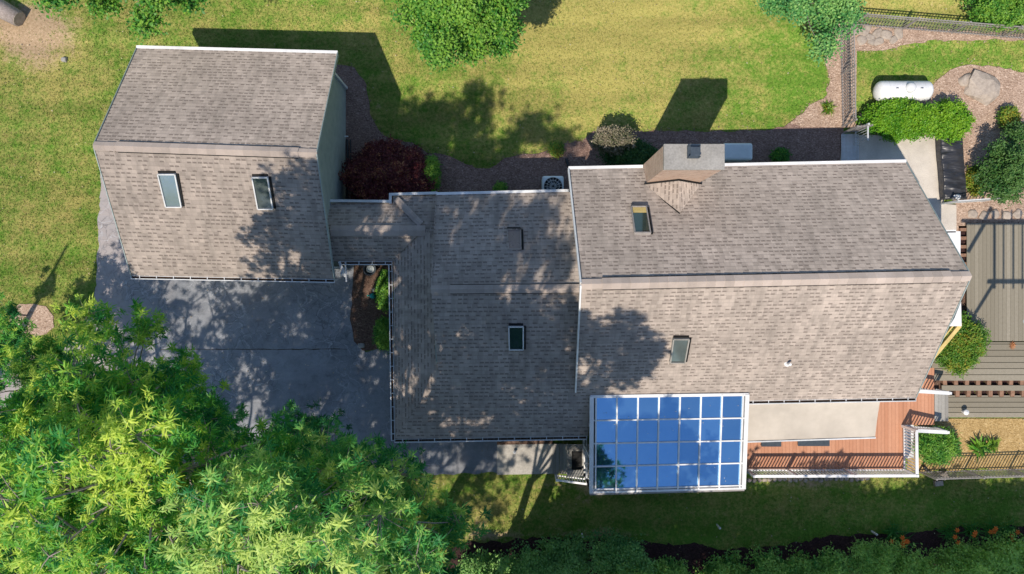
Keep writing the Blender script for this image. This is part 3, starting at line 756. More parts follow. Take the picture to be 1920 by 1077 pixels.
# -- chimney with saddle
cy0, cy1, ct = 3.80, 4.58, 6.85
mb = MB()
def uvbox(mb, x0, x1, y0, y1, z0, z1):
    for (a, b, c, d), L in ((((x0, y0), (x1, y0), 0, 0), x1-x0), (((x1, y0), (x1, y1), 0, 0), y1-y0), (((x1, y1), (x0, y1), 0, 0), x1-x0), (((x0, y1), (x0, y0), 0, 0), y1-y0)):
        mb.add([(a[0], a[1], z0), (b[0], b[1], z0), (b[0], b[1], z1), (a[0], a[1], z1)], [(0, 1, 2, 3)], [(0, z0), (L, z0), (L, z1), (0, z1)])
    mb.add([(x0, y0, z1), (x1, y0, z1), (x1, y1, z1), (x0, y1, z1)], [(0, 1, 2, 3)], [(x0, y0), (x1, y0), (x1, y1), (x0, y1)])
uvbox(mb, ch0, ch1, cy0, cy1, 0, ct-.12)
chim = obj('chimney', mb, M['brick'], house)
mb = MB(); mb.box(((ch0+ch1)/2, (cy0+cy1)/2, ct-.05), (ch1-ch0+.05, cy1-cy0+.05, .12)); obj('crown_slab', mb, M['concrete2'], chim, bevel=.015)
mb = MB(); fx = (ch0+ch1)/2-.05
for sx, sy in ((-1, -1), (1, -1), (1, 1), (-1, 1)): mb.box((fx+sx*.17, 4.33+sy*.18, ct+.14), (.03, .03, .3))
mb.box((fx, 4.33, ct+.06), (.38, .40, .10)); mb.box((fx, 4.30, ct+.31), (.30, .30, .02)); obj('flue_cap', mb, M['pot'], chim)
# saddle (cricket) in front of the chimney, sunk into the slope
sm = (ch0+ch1)/2+.0
def mz(x, y): a, n = main_b; return a.z-((x-a.x)*n.x+(y-a.y)*n.y)/n.z
zk = mz(sm, cy0)+.95
yk = cy0-.95/.78
S0, S1, SP, ST = Vector((ch0-.08, cy0-.03, mz(ch0, cy0)+.03)), Vector((ch1+.08, cy0-.03, mz(ch1, cy0)+.03)), Vector((sm, cy0-.03, zk)), Vector((sm+.02, yk+.0, mz(sm, yk)+.03))
slab('saddle', [S0, SP, ST], .1); slab('saddle', [SP, S1, ST], .1)
mb = MB(); mb.bar(S0+Vector((0, -.01, .03)), SP+Vector((0, -.01, .03)), .05, .05); mb.bar(SP+Vector((0, -.01, .03)), S1+Vector((0, -.01, .03)), .05, .05); obj('flashing', mb, M['vent'], house)
mb = MB(); mb.bar(S0+Vector((0, -.06, -.02)), ST+Vector((0, 0, .0)), .04, .03); obj('flashing', mb, M['vent'], house)

# -- sunroom: glazed roof of 7 x 4 panes on white frame
sz0, sz1 = 3.26, 2.92
sNW, sNE, sSE, sSW = W(1107, 743, sz0), W(1403, 739, sz0), W(1396, 916, sz1), W(1106, 924, sz1)
room = MB()
def bil(u, v): return sNW.lerp(sNE, u).lerp(sSW.lerp(sSE, u), v)
fr = MB(); nu, nvv = 7, 4; eu, ev = .035, .03
us = [eu+(1-2*eu)*i/nu for i in range(nu+1)]; vs_ = [.012+(.965-.012)*j/nvv for j in range(nvv+1)]
for i, u in enumerate(us):
    w_ = .055
    fr.bar(bil(u, 0)+Vector((0, 0, .03)), bil(u, 1)+Vector((0, 0, .03)), w_, .09)
for j, v_ in enumerate(vs_): fr.bar(bil(0, v_)+Vector((0, 0, .02)), bil(1, v_)+Vector((0, 0, .02)), .05, .08)
for u in (.008, .990): fr.bar(bil(u, 0)+Vector((0, 0, .02)), bil(u, 1)+Vector((0, 0, .02)), .15, .14)
fr.bar(bil(0, 0), bil(1, 0), .08, .12); fr.bar(bil(0, .995), bil(1, .995), .07, .14)
sun = obj('sunroom_frame', fr, M['white'], house)
for i in range(nu):
    for j in range(nvv):
        g = MB(); tilt = [random.uniform(-.008, .008) for _ in range(4)]
        q = [bil(us[i], vs_[j+1]), bil(us[i+1], vs_[j+1]), bil(us[i+1], vs_[j]), bil(us[i], vs_[j])]
        q = [p+Vector((0, 0, .015+t)) for p, t in zip(q, tilt)]
        g.add(q, [(0, 1, 2, 3)]); obj('pane', g, M['roof_glass'], sun)
mb = MB(); mb.bar(bil(0, 1.012)-Vector((0, 0, .06)), bil(1, 1.012)-Vector((0, 0, .06)), .12, .1); obj('gutter', mb, M['bronze'], house)
# sunroom side walls
a0 = Vector((sNW.x+.05, sNW.y, 0)); a1 = Vector((sSW.x+.05, sSW.y+.08, 0)); b1 = Vector((sSE.x-.05, sSE.y+.08, 0)); b0 = Vector((sNE.x-.05, sNE.y, 0))
mb = MB()
def framewall(mb, p, q, zt0, zt1, n):
    mb.bar(p+Vector((0, 0, .35)), q+Vector((0, 0, .35)), .08, .7)
    mb.bar(p+Vector((0, 0, zt0-.12)), q+Vector((0, 0, zt1-.12)), .09, .14)
    for i in range(n+1):
        c = p.lerp(q, i/n); mb.bar(c, c+Vector((0, 0, zt0+(zt1-zt0)*i/n-.1)), .09, .09)
    mb.bar(p+Vector((0, 0, 1.5)), q+Vector((0, 0, 1.5)), .05, .06)
framewall(mb, a0, a1, sz0, sz1, 3); framewall(mb, a1, b1, sz1, sz1, 7); framewall(mb, b1, b0, sz1, sz0, 3)
obj('sunroom_wall', mb, M['white'], house)
mb = MB()
for p, q in ((a0, a1), (a1, b1), (b1, b0)):
    mb.bar(p+Vector((0, 0, 1.7)), q+Vector((0, 0, 1.7)), .02, 2.0)
obj('sunroom_glass', mb, M['side_glass'], house)
mb = MB(); mb.poly(orient([Vector((p.x, p.y, .62)) for p in (a0, a1, b1, b0)]), .5); obj('sunroom_floor', mb, M['concrete2'], house)
# white and yellow timber of the side porch under the east rake
for (x, y) in ((1797, 440), (1798, 608)):
    mb = MB(); g = W(x, y, 2.6); mb.bar((g.x-.05, g.y, 0), (g.x-.05, g.y, 2.6), .12, .12); obj('porch_post', mb, M['white'], house)
mb = MB()
mb.poly(orient([W(1768, 434, 2.62), W(1801, 434, 2.62), W(1801, 482, 2.62), W(1782, 470, 2.62)]), .1)
obj('porch_panel', mb, M['white'], house); mb = MB()
mb.poly(orient([W(1790, 596, 2.62), W(1802, 566, 2.62), W(1803, 612, 2.62), W(1780, 612, 2.62)]), .1)
obj('porch_panel', mb, M['white'], house)
mb = MB(); mb.bar(W(1790, 434, 2.55), W(1700, 436, 2.55), .1, .14); obj('porch_beam', mb, M['white'], house)
mb = MB()
mb.bar(W(1799, 611, 2.5), W(1738, 684, 2.3), .14, .1); mb.bar(W(1786, 611, 2.45), W(1740, 668, 2.3), .05, .1); mb.bar(W(1802, 609, 2.5), W(1770, 609, 2.5), .10, .1)
obj('porch_beam', mb, M['yellow_wood'], house)

# ------------------------------------------------------------------ awning, deck, steps
aw = thing('awning', 'flat beige fabric awning over the red deck', 'awning', W(1525, 800, 0))
mb = MB(); n = 14
A0, A1, A2, A3 = W(1396, 754, 2.88), W(1651, 749, 2.88), W(1641, 821, 2.45), W(1396, 829, 2.45)
vs = []; fs = []
for j in range(7):
    for i in range(n+1):
        p = A0.lerp(A1, i/n).lerp(A3.lerp(A2, i/n), j/6); p.z += -.035*math.sin(math.pi*j/6)+.006*math.sin(i*2.1); vs.append(p)
for j in range(6):
    for i in range(n): a = j*(n+1)+i; fs.append((a, a+n+1, a+n+2, a+1))
mb.add(vs, fs); obj('canopy', mb, M['beige_canvas'], aw, smooth=True)
for k in (.26, .51, .77):
    sb = MB(); sb.bar(A0.lerp(A1, k)+Vector((0, 0, -.045)), A3.lerp(A2, k)+Vector((0, 0, -.045)), .02, .006); (obj('seam', sb, M['beige_canvas'], aw))
mb = MB(); mb.bar(A3, A2, .05, .09); obj('front_bar', mb, M['offwhite'], aw)
for k in (.12, .88):
    mb = MB(); mb.bar(A0.lerp(A1, k)-Vector((0, 0, .1)), A3.lerp(A2, k)-Vector((0, 0, .06)), .04, .05); obj('arm', mb, M['offwhite'], aw)

DZ = .6
deck = thing('deck', 'red cedar coloured deck with white railings under the awning', 'deck', W(1550, 830, 0))
mb = MB()
def board_run(mb, x0, x1, y0, y1, z, pitch, along='y', gap=.008, thick=.03):
    if along == 'y':
        x = x0
        while x < x1-.02:
            w = min(pitch, x1-x); mb.box(((x+x+w-gap)/2, (y0+y1)/2, z-thick/2), (w-gap, abs(y1-y0), thick), tone=random.random()); x += pitch
    else:
        y = y0
        while y < y1-.02:
            w = min(pitch, y1-y); mb.box(((x0+x1)/2, (y+y+w-gap)/2, z-thick/2), (abs(x1-x0), w-gap, thick), tone=random.random()); y += pitch
p0, p1 = W(1394, 880, DZ), W(1694, 690, DZ); board_run(mb, p0.x, p1.x, p0.y, p1.y, DZ, .145)
q0, q1 = W(1695, 797, DZ), W(1752, 690, DZ); board_run(mb, p1.x+.003, q1.x, q0.y, q1.y, DZ, .145)
obj('deck_floor', mb, M['cedar'], deck)
mb = MB(); mb.box(((p0.x+p1.x)/2, p0.y-.02, DZ/2-.03), (p1.x-p0.x, .04, DZ)); mb.box((p1.x+.02, (p0.y+q0.y)/2, DZ/2-.03), (.04, q0.y-p0.y, DZ))
mb.box(((p0.x+q1.x)/2, (p0.y+q0.y)/2+.9, .25), (p1.x-p0.x-.2, 2.8, .3)); obj('skirt', mb, M['offwhite'], deck)
mb = MB(); s0, s1 = W(1752, 790, .4), W(1766, 735, .4); board_run(mb, s0.x, s1.x, s0.y, s1.y, .42, .145); s0, s1 = W(1765, 790, .2), W(1778, 735, .2); board_run(mb, s0.x, s1.x, s0.y, s1.y, .22, .145); obj('step', mb, M['step_boards'], deck)
def railing(a, b, h, parent, posts=(0, 1), mat='white', pitch=.125, wide=.11, rail_only=False):
    a, b = Vector(a), Vector(b); L = (b-a).length
    mb = MB(); up = Vector((0, 0, h))
    mb.bar(a+Vector((0, 0, .12)), b+Vector((0, 0, .12*1)), .05, .05)
    n = int(L/pitch)
    for i in range(1, n):
        p = a.lerp(b, i/n); mb.bar(p+Vector((0, 0, .12)), p+up-Vector((0, 0, .03)), .035, .035)
    r = obj('railing', mb, M[mat], parent)
    tb = MB(); tb.bar(a+up, b+up, wide, .05); obj('top_rail', tb, M[mat], r)
    for t in posts:
        p = a.lerp(b, t); pb = MB(); pb.bar(p, p+up+Vector((0, 0, .06)), .1, .1); obj('post', pb, M[mat], r)
    return r
c0, c1 = W(1398, 881, DZ), W(1693, 880, DZ)
railing(c0, c1, 1.0, deck, (.0, .26, .62, 1))
railing(W(1693, 879, DZ), W(1692, 799, DZ), 1.0, deck, (1,))
railing(W(1695, 799, DZ), W(1750, 802, .35), .95, deck, (1,), wide=.14)
railing(W(1690, 727, DZ), W(1754, 731, .4), .95, deck, (1,), wide=.14)
for (x0, y0, x1, y1, lb) in ((1425, 816, 1462, 836, 'small dark mat at the awning edge nearer the sunroom'), (1493, 815, 1552, 835, 'larger black mat at the awning edge, mid deck')):
    mb = MB(); a, b = W(x0, y0, DZ), W(x1, y1, DZ); mb.box(((a.x+b.x)/2, (a.y+b.y)/2, DZ+.16), (b.x-a.x, abs(a.y-b.y), .05))  # dark slab on four short legs
    for sx in (-1, 1):
        for sy in (-1, 1): mb.box(((a.x+b.x)/2+sx*(b.x-a.x)*.45, (a.y+b.y)/2+sy*abs(a.y-b.y)*.4, DZ+.075), (.05, .05, .14))
    tag(obj('raised_slab', mb, M['pot'], loc=((a.x+b.x)/2, (a.y+b.y)/2, DZ), bevel=.008), lb.replace('mat', 'low table'), 'table', 'dark raised slabs on the deck')

# front steps
st = thing('front_steps', 'grey wooden front steps and landing with a white handrail beside the sunroom', 'steps', W(1066, 860, 0))
for k, (x0, x1, z) in enumerate(((1036, 1050, .18), (1050, 1063, .36), (1063, 1098, .54))):
    mb = MB(); a, b = W(x0, 895 if k == 2 else 889, z), W(x1, 833, z); 
    if k < 2: board_run(mb, a.x, b.x, a.y, b.y, z, .145); mb.box((a.x+.02, (a.y+b.y)/2, z-.1), (.03, b.y-a.y, .16))
    else: board_run(mb, a.x, b.x, a.y, b.y, z, .145, 'x'); mb.box((a.x+.02, (a.y+b.y)/2, z-.1), (.03, b.y-a.y, .16))
    obj('landing' if k == 2 else 'step', mb, M['step_boards'], st)
r0, r1 = W(1042, 890, .1), W(1096, 897, .54)
railing(r0, r1, .85, st, (0,), 'white', .11, .08)
railing(W(1096, 897, .54), W(1094, 838, .54), .9, st, (), 'offwhite', .5, .07)
mb = MB(); a, b = W(1072, 881, .55), W(1091, 847, .55); mb.box(((a.x+b.x)/2, (a.y+b.y)/2, .558), (b.x-a.x, b.y-a.y, .02))
tag(obj('doormat', mb, M['vent'], loc=((a.x+b.x)/2, (a.y+b.y)/2, .55)), 'black patterned doormat on the front landing', 'doormat')
mb = MB(); g = W(965, 846); mb.lathe(g+Vector((0, 0, .05)), [(.04, 0), (.04, .12), (.07, .13), (.07, .15), (.02, .18)], 12)
tag(obj('path_light', mb, M['white'], loc=g), 'small white path light on the concrete walk', 'light')

# ------------------------------------------------------------------ grey ground deck on the right
gd = thing('garden_deck', 'low weathered grey board deck at the right edge with gapped steps', 'deck', W(1860, 600, 0))
Z = .22
mb = MB(); a, b = W(1813, 640, Z), W(2060, 419, Z); board_run(mb, a.x, b.x, a.y, b.y, Z, .165); obj('upper_boards', mb, M['grey_boards'], gd)
mb = MB(); a, b = W(1740, 714, Z), W(2060, 641, Z); board_run(mb, a.x, b.x, a.y+.0, b.y, Z, .255, 'x', .022); obj('lower_boards', mb, M['grey_boards'], gd)
mb = MB(); a, b = W(1766, 733, Z), W(2060, 723, Z); mb.box(((a.x+b.x)/2, (a.y+b.y)/2, Z-.02), (b.x-a.x, b.y-a.y, .04), tone=.4); obj('step_board', mb, M['grey_boards'], gd)
mb = MB(); a, b = W(1766, 783, Z-.06), W(2060, 741, Z-.06); board_run(mb, a.x, b.x, a.y, b.y, Z-.06, .215, 'x', .022); obj('path_boards', mb, M['grey_boards'], gd)
mb = MB(); a, b = W(1764, 742, .03), W(2060, 713, .03); mb.box(((a.x+b.x)/2, (a.y+b.y)/2, .035), (b.x-a.x, b.y-a.y, .02)); a, b = W(1797, 500, .03), W(1813, 424, .03); obj('gap_shade_sheet', mb, M['mulch_dark'], gd)  # dark sheets added so the gaps between the boards look shaded
mb = MB(); mb.box(((a.x+b.x)/2, (a.y+b.y)/2, .038), (b.x-a.x, b.y-a.y, .02)); obj('gap_shade_sheet', mb, M['mulch_dark'], gd)
for j, yy in enumerate((718.5, 737)):
    for i in range(14):
        mb = MB(); g = W(1770+i*20.6+j*3, yy, .12); mb.box((g.x, g.y, .1), (.16, .3, .19), random.uniform(-.1, .1)); obj('support_block', mb, M['block'], gd)
for i in range(5):
    mb = MB(); g = W(1806, 431+i*16, .12); mb.box((g.x, g.y, .09), (.3, .13, .18)); obj('support_block', mb, M['block'], gd)
mb = MB(); g = W(1806, 772, Z); g2 = Vector((g.x, g.y, Z-.06)); mb.lathe(g2, [(.05, 0), (.05, .22), (.12, .24), (.11, .28), (.02, .34)], 12)
tag(obj('path_light', mb, M['white'], loc=g2), 'white mushroom path light at the lower edge of the grey deck', 'light')
mb = MB(); g = W(1896, 648, Z)
for k in range(9):
    a = k*.7; mb.add([g+Vector((0, 0, .01)), g+Vector((.16*math.cos(a)+.03, .2*math.sin(a), .05)), g+Vector((.1*math.cos(a+.4), .13*math.sin(a+.4), .07))], [(0, 1, 2)])
tag(obj('dead_leaf', mb, M['terracotta'], loc=g), 'curled orange dead leaf on the grey deck', 'leaf')

# pergola, unseen, added off the right edge to cast the grey deck's long shadows
def cast(px, py, z):
    g = W(px, py); return Vector((g.x-.32*z, g.y-.605*z, z))
pg = thing('pergola', 'tall timber frame right of the grey deck whose beams shade it', 'pergola', W(2080, 700, 0))
mb = MB(); zz = 6.5
mb.bar(cast(1802, 413, zz), cast(2100, 413, zz), .1, .12); mb.bar(cast(1848, 522, zz), cast(2100, 522, zz), .12, .14); obj('beam', mb, M['white'], pg)
mb = MB()
for x, w in ((1861, .1), (1878, .05), (1896, .06), (1913, .05), (1931, .05), (1949, .05)):
    mb.bar(cast(x, 393, zz), cast(x, 535, zz), w, .06)
obj('rafter', mb, M['white'], pg)
mb = MB()
mb.bar(cast(1812, 467, zz), cast(1858, 388, zz), .16, .08); mb.bar(cast(1826, 580, zz), cast(1862, 522, zz), .14, .08)
obj('brace', mb, M['white'], pg)
mb = MB()
for x, y in ((2080, 413), (2080, 522)):
    t_ = cast(x, y, zz); mb.bar((t_.x, t_.y, 0), t_, .14, .14)
obj('post', mb, M['white'], pg)

# ------------------------------------------------------------------ fences
def fence(label, a, b, h=1.22, mat='bronze', pitch=.125, npost=None, group='picket fences round the garden', diag=False):
    A, B = W(*a), W(*b); L = (B-A).length; t = thing('fence', label, 'fence', A.lerp(B, .5), group)
    mb = MB(); mb.bar(A+Vector((0, 0, h)), B+Vector((0, 0, h)), .035, .035); mb.bar(A+Vector((0, 0, h-.18)), B+Vector((0, 0, h-.18)), .03, .03); mb.bar(A+Vector((0, 0, .15)), B+Vector((0, 0, .15)), .03, .03)
    n = int(L/pitch)
    for i in range(n+1):
        p = A.lerp(B, i/n); mb.bar(p+Vector((0, 0, .06)), p+Vector((0, 0, h)), .026, .026)
    obj('panel', mb, M[mat], t)
    k = npost or max(2, int(L/1.8)+1)
    for i in range(k):
        p = A.lerp(B, i/(k-1)); pb = MB(); pb.bar(p, p+Vector((0, 0, h+.08)), .06, .06); obj('post', pb, M[mat], t)
    return t
fence('grey brown picket fence running up beside the chip path', (1578, 238), (1574, 44))
fence('long picket fence crossing the top right corner', (1598, 48), (2060, 86))
fence('low picket fence above the bottom right lawn', (1722, 884), (2060, 874))
fence('short fence panel joining the patio to the picket fence', (1580, 250), (1606, 248), npost=2)
fence('short pale fence panel below the black tarp', (1764, 383), (1838, 378), h=1.1, mat='offwhite', pitch=.13, npost=2)
mb = MB(); gt = thing('gate', 'pale metal gate at the left end of the patio', 'gate', W(1606, 258))
A, B = W(1600, 246), W(1600, 275); mb.bar(A+Vector((0, 0, 1.2)), B+Vector((0, 0, 1.2)), .05, .05); mb.bar(A+Vector((0, 0, .2)), B+Vector((0, 0, .2)), .04, .04)
for i in range(7): p = A.lerp(B, i/6); mb.bar(p+Vector((0, 0, .2)), p+Vector((0, 0, 1.2)), .02, .02)
obj('panel', mb, M['offwhite'], gt); mb = MB(); mb.bar(A, A+Vector((0, 0, 1.3)), .07, .07); obj('post', mb, M['offwhite'], gt)
# perforated metal mat beside the gate
mb = MB()
a, b = W(1578, 306, .09), W(1609, 252, .09)
for i in range(13): x = a.x+(b.x-a.x)*i/12; mb.bar((x, a.y, .1), (x, b.y, .1), .025, .02)
for i in range(22): y = a.y+(b.y-a.y)*i/21; mb.bar((a.x, y, .1), (b.x, y, .1), .025, .016)
tag(obj('floor_grate', mb, M['offwhite'], loc=((a.x+b.x)/2, (a.y+b.y)/2, .1)), 'grey metal grate lying at the left end of the patio', 'grate')

# ------------------------------------------------------------------ garden objects
# propane tank
c = W(1693, 171, .62); tk = thing('propane_tank', 'long white propane tank behind the green hedge', 'gas tank', (c.x, c.y, 0))
mb = MB(); Lh, r = 1.17, .40
prof = [(.02, -Lh)]+[(r*math.sin(a), -Lh+r*.62*(1-math.cos(a))) for a in [math.pi/2*i/7 for i in range(1, 8)]]+[(r*math.sin(a), Lh-r*.62*(1-math.cos(a))) for a in [math.pi/2*i/7 for i in range(7, 0, -1)]]+[(.02, Lh)]
mb.lathe((c.x, c.y, .62), prof, 28, axis='X'); obj('body', mb, M['white'], tk, smooth=True)
mb = MB(); mb.lathe((c.x+.08, c.y+.02, .98), [(.2, 0), (.2, .1), (.17, .17), (.1, .21), (.02, .22)], 20); obj('lid', mb, M['white'], tk, smooth=True)
for s in (-1, 1):
    mb = MB(); mb.lathe((c.x+s*.72, c.y, .62), [(.395, -.012), (.405, -.006), (.405, .006), (.395, .012)], 28, axis='X'); obj('weld_band', mb, M['offwhite'], tk)
    mb = MB(); mb.tube([(c.x+s*.5, c.y+.0, 1.0), (c.x+s*.5, c.y+.0, 1.07), (c.x+s*.5+.08, c.y+.0, 1.07), (c.x+s*.5+.08, c.y, 1.0)], .012, 6); obj('lifting_lug', mb, M['black'], tk)
    mb = MB(); mb.box((c.x+s*.65, c.y, .15), (.1, .5, .3)); obj('leg', mb, M['concrete2'], tk)
# boulder and rocks
rock('boulder', 'big flat tan boulder on the pale wood chips', 1840, 166, (1.45, 1.15), .42, 'rock', 3, sub=2, rotz=-.5)
rock('boulder', 'smaller pale stone touching the left side of the big boulder', 1808, 152, (.6, .45), .2, 'rock', 8, sub=2, rotz=.5)
stl = [(1606, 60, .45, .3), (1622, 59, .55, .3), (1615, 76, .4, .42), (1630, 71, .42, .3), (1645, 63, .45, .35), (1645, 79, .3, .45), (1660, 66, .5, .4), (1673, 76, .35, .3), (1684, 64, .5, .36), (1632, 80, .3, .22)]
for i, (x, y, a, b) in enumerate(stl):
    rock('stone', 'flat tan stone in the loose row by the fence corner', x, y, (a, b), .12, 'rock', i*7+1, 'stones by the fence corner', rotz=i)
for i in range(5): rock('stone', 'flat pale stepping stone above the grey deck', 1822+i*21, 402+(i % 2)*3, (.40, .33), .08, 'rock', i*5+2, 'stones above the grey deck', rotz=i, z=.03)
for i in range(24):
    rock('stone', 'small edging stone under the front of the red deck', 1404+i*9.6, 902-random.uniform(0, 4)-i*.1, (.2, .17), .11, 'rock', i*3+1, 'edging stones below the deck', rotz=i, sub=2)
rock('stone', 'small grey stone on the left lawn beside a bare patch', 122, 113, (.22, .2), .16, 'concrete2', 5)
rock('stone', 'grey block on the edge of the small mulch bed by the driveway', 678, 648, (.28, .2), .14, 'concrete2', 15)
# blocks and pipe by the deck corner
mb = MB(); g = W(1765, 890); mb.box((g.x, g.y, .14), (.24, .30, .26), .5); tag(obj('concrete_block', mb, M['rock'], loc=g, bevel=.01), 'tilted concrete block inside the fence by the deck corner', 'block')
mb = MB(); g = W(1757, 905); mb.box((g.x, g.y, .08), (.34, .22, .16), .1); tag(obj('concrete_block', mb, M['rock'], loc=g, bevel=.01), 'concrete splash block at the end of the black pipe', 'block')
mb = MB(); mb.tube([W(1731, 874, .12), W(1740, 884, .1), W(1752, 892, .08), W(1757, 903, .18)], .05, 8); tag(obj('drain_pipe', mb, M['black'], loc=W(1740, 884)), 'black drain pipe by the white deck corner', 'pipe')
# log top-left
lg = thing('log', 'grey sawn tree trunk lying in the top left corner', 'log', W(5, 20))
mb = MB(); pts = [W(-160, -60, .3), W(-60, -10, .32), W(0, 16, .32), (W(36, 36, .3))]; mb.tube(pts, [.42, .4, .38, .33], 14); obj('bark', mb, M['bark'], lg, smooth=True)
mb = MB(); e = pts[-1]; d = (pts[-1]-pts[-2]).normalized(); mb.tube([e+d*.002, e+d*.012], [.30, .29], 14); obj('sawn_end', mb, M['rock'], lg)
# air conditioner, generator
def ac():
    g = W(1036, 345, .0); c = W(1037, 350, .85)
    t = thing('air_conditioner', 'white outdoor air conditioner with round fan behind the middle roof', 'air conditioner', (c.x, c.y, 0))
    mb = MB(); mb.box((c.x, c.y, .45), (.88, .88, .8)); obj('cabinet', mb, M['pale_box'], t, bevel=.08)
    mb = MB(); mb.lathe((c.x, c.y, .855), [(.37, 0), (.37, .012)], 28); obj('fan_well', mb, M['vent'], t)
    mb = MB()
    for r_ in (.12, .25, .38): 
        pts = [(c.x+r_*math.cos(a), c.y+r_*math.sin(a), .90) for a in [2*math.pi*i/28 for i in range(29)]]; mb.tube(pts, .007, 4, cap=False)
    for i in range(16):
        a = 2*math.pi*i/16; mb.tube([(c.x+.05*math.cos(a), c.y+.05*math.sin(a), .91), (c.x+.38*math.cos(a), c.y+.38*math.sin(a), .89)], .006, 4)
    obj('grille', mb, M['offwhite'], t)
    mb = MB()
    for i in range(4):
        a = i*math.pi/2+.4; mb.add([(c.x+.05*math.cos(a-.3), c.y+.05*math.sin(a-.3), .875), (c.x+.33*math.cos(a-.25), c.y+.33*math.sin(a-.25), .872), (c.x+.33*math.cos(a+.35), c.y+.33*math.sin(a+.35), .882), (c.x+.05*math.cos(a+.4), c.y+.05*math.sin(a+.4), .88)], [(0, 1, 2, 3)])
    obj('fan_blade', mb, M['pot'], t)
ac()
c = W(1383, 285, .75); t = thing('generator', 'pale blue grey generator box right of the chimney', 'generator', (c.x, c.y, 0))
mb = MB(); mb.box((c.x, c.y, .35), (1.15, .62, .66)); obj('cabinet', mb, M['pale_box'], t, bevel=.03)
mb = MB(); mb.box((c.x, c.y, .75), (1.2, .70, .20)); obj('lid', mb, M['pale_box'], t, bevel=.09)
# two black tubes along the foot of the garage wall
mb = MB(); mb.tube([W(651, 262, .1), W(652, 300, .12), W(651, 372, .1)], .045, 8); mb.tube([W(657, 262, .1), W(658, 330, .12), W(661, 372, .1)], .03, 8)
tag(obj('black_tubes', mb, M['black'], loc=W(652, 300)), 'black tubes along the foot of the garage wall', 'hose')
mb = MB(); mb.bar(W(646, 256, .5), W(653, 256, .5), .04, .04); tag(obj('tap', mb, M['white'], loc=W(648, 256, .5)), 'small white wall tap on the garage side wall', 'tap')
mb = MB(); mb.tube([W(1062, 298, .1), W(1066, 312, .15)], .06, 8); tag(obj('drain_pipe', mb, M['black'], loc=W(1062, 300)), 'short black downspout end at the back corner near the air conditioner', 'pipe')
# planter bucket, ball, watering can in the small bed
c = W(693, 505, .4); t = thing('planter', 'dark round planter pot by the connecting roof gutter', 'planter', (c.x, c.y, 0))
mb = MB(); n = 24
mb.lathe((c.x, c.y, 0), [(.17, .02), (.25, .42), (.27, .42), (.27, .46), (.22, .46), (.20, .30), (.02, .30)], n); obj('pot', mb, M['pot'], t, smooth=False)
mb = MB(); mb.lathe((c.x+.02, c.y, .30), [(.15, 0), (.16, .05), (.05, .09)], 14); obj('lid', mb, M['pale_box'], t)
c = W(701.5, 544, .1); bm = MB(); bm.lathe((c.x, c.y, .12), [(.01, -.1)]+[(.1*math.sin(a), -.1*math.cos(a)) for a in [math.pi*i/8 for i in range(1, 8)]]+[(.01, .1)], 14)
tag(obj('garden_ball', bm, M['beige_canvas'], loc=(c.x, c.y, .02), smooth=True), 'small cream ball on the brown mulch', 'ball')
c = W(699, 555, .1); t = thing('watering_can', 'teal watering can next to the cream ball', 'watering can', (c.x, c.y, .03))
mb = MB(); mb.lathe((c.x, c.y, .03), [(.11, 0), (.12, .02), (.11, .22), (.07, .24)], 16); obj('body', mb, M['teal'], t, smooth=True)
mb = MB(); mb.tube([(c.x-.08, c.y, .08), (c.x-.2, c.y+.01, .2)], [.025, .035], 8); obj('spout', mb, M['teal'], t)
mb = MB(); mb.tube([(c.x+.1, c.y, .08), (c.x+.17, c.y, .16), (c.x+.08, c.y, .26)], .012, 6); obj('handle', mb, M['teal'], t)
# stakes on the lower lawn
for x, y, l in ((1091, 1001, 'white marker stake by the dark strip below the sunroom'), (1344, 984, 'thin pale stake on the shaded lawn'), (1634, 996, 'short pale stake at the lawn edge below the deck')):
    g = W(x, y); mb = MB(); mb.bar(g, g+Vector((0, 0, .45)), .06, .06); mb.lathe(g+Vector((0, 0, .45)), [(.05, 0), (.01, .05)], 8); tag(obj('stake', mb, M['white'], loc=g), l, 'stake', 'marker stakes')

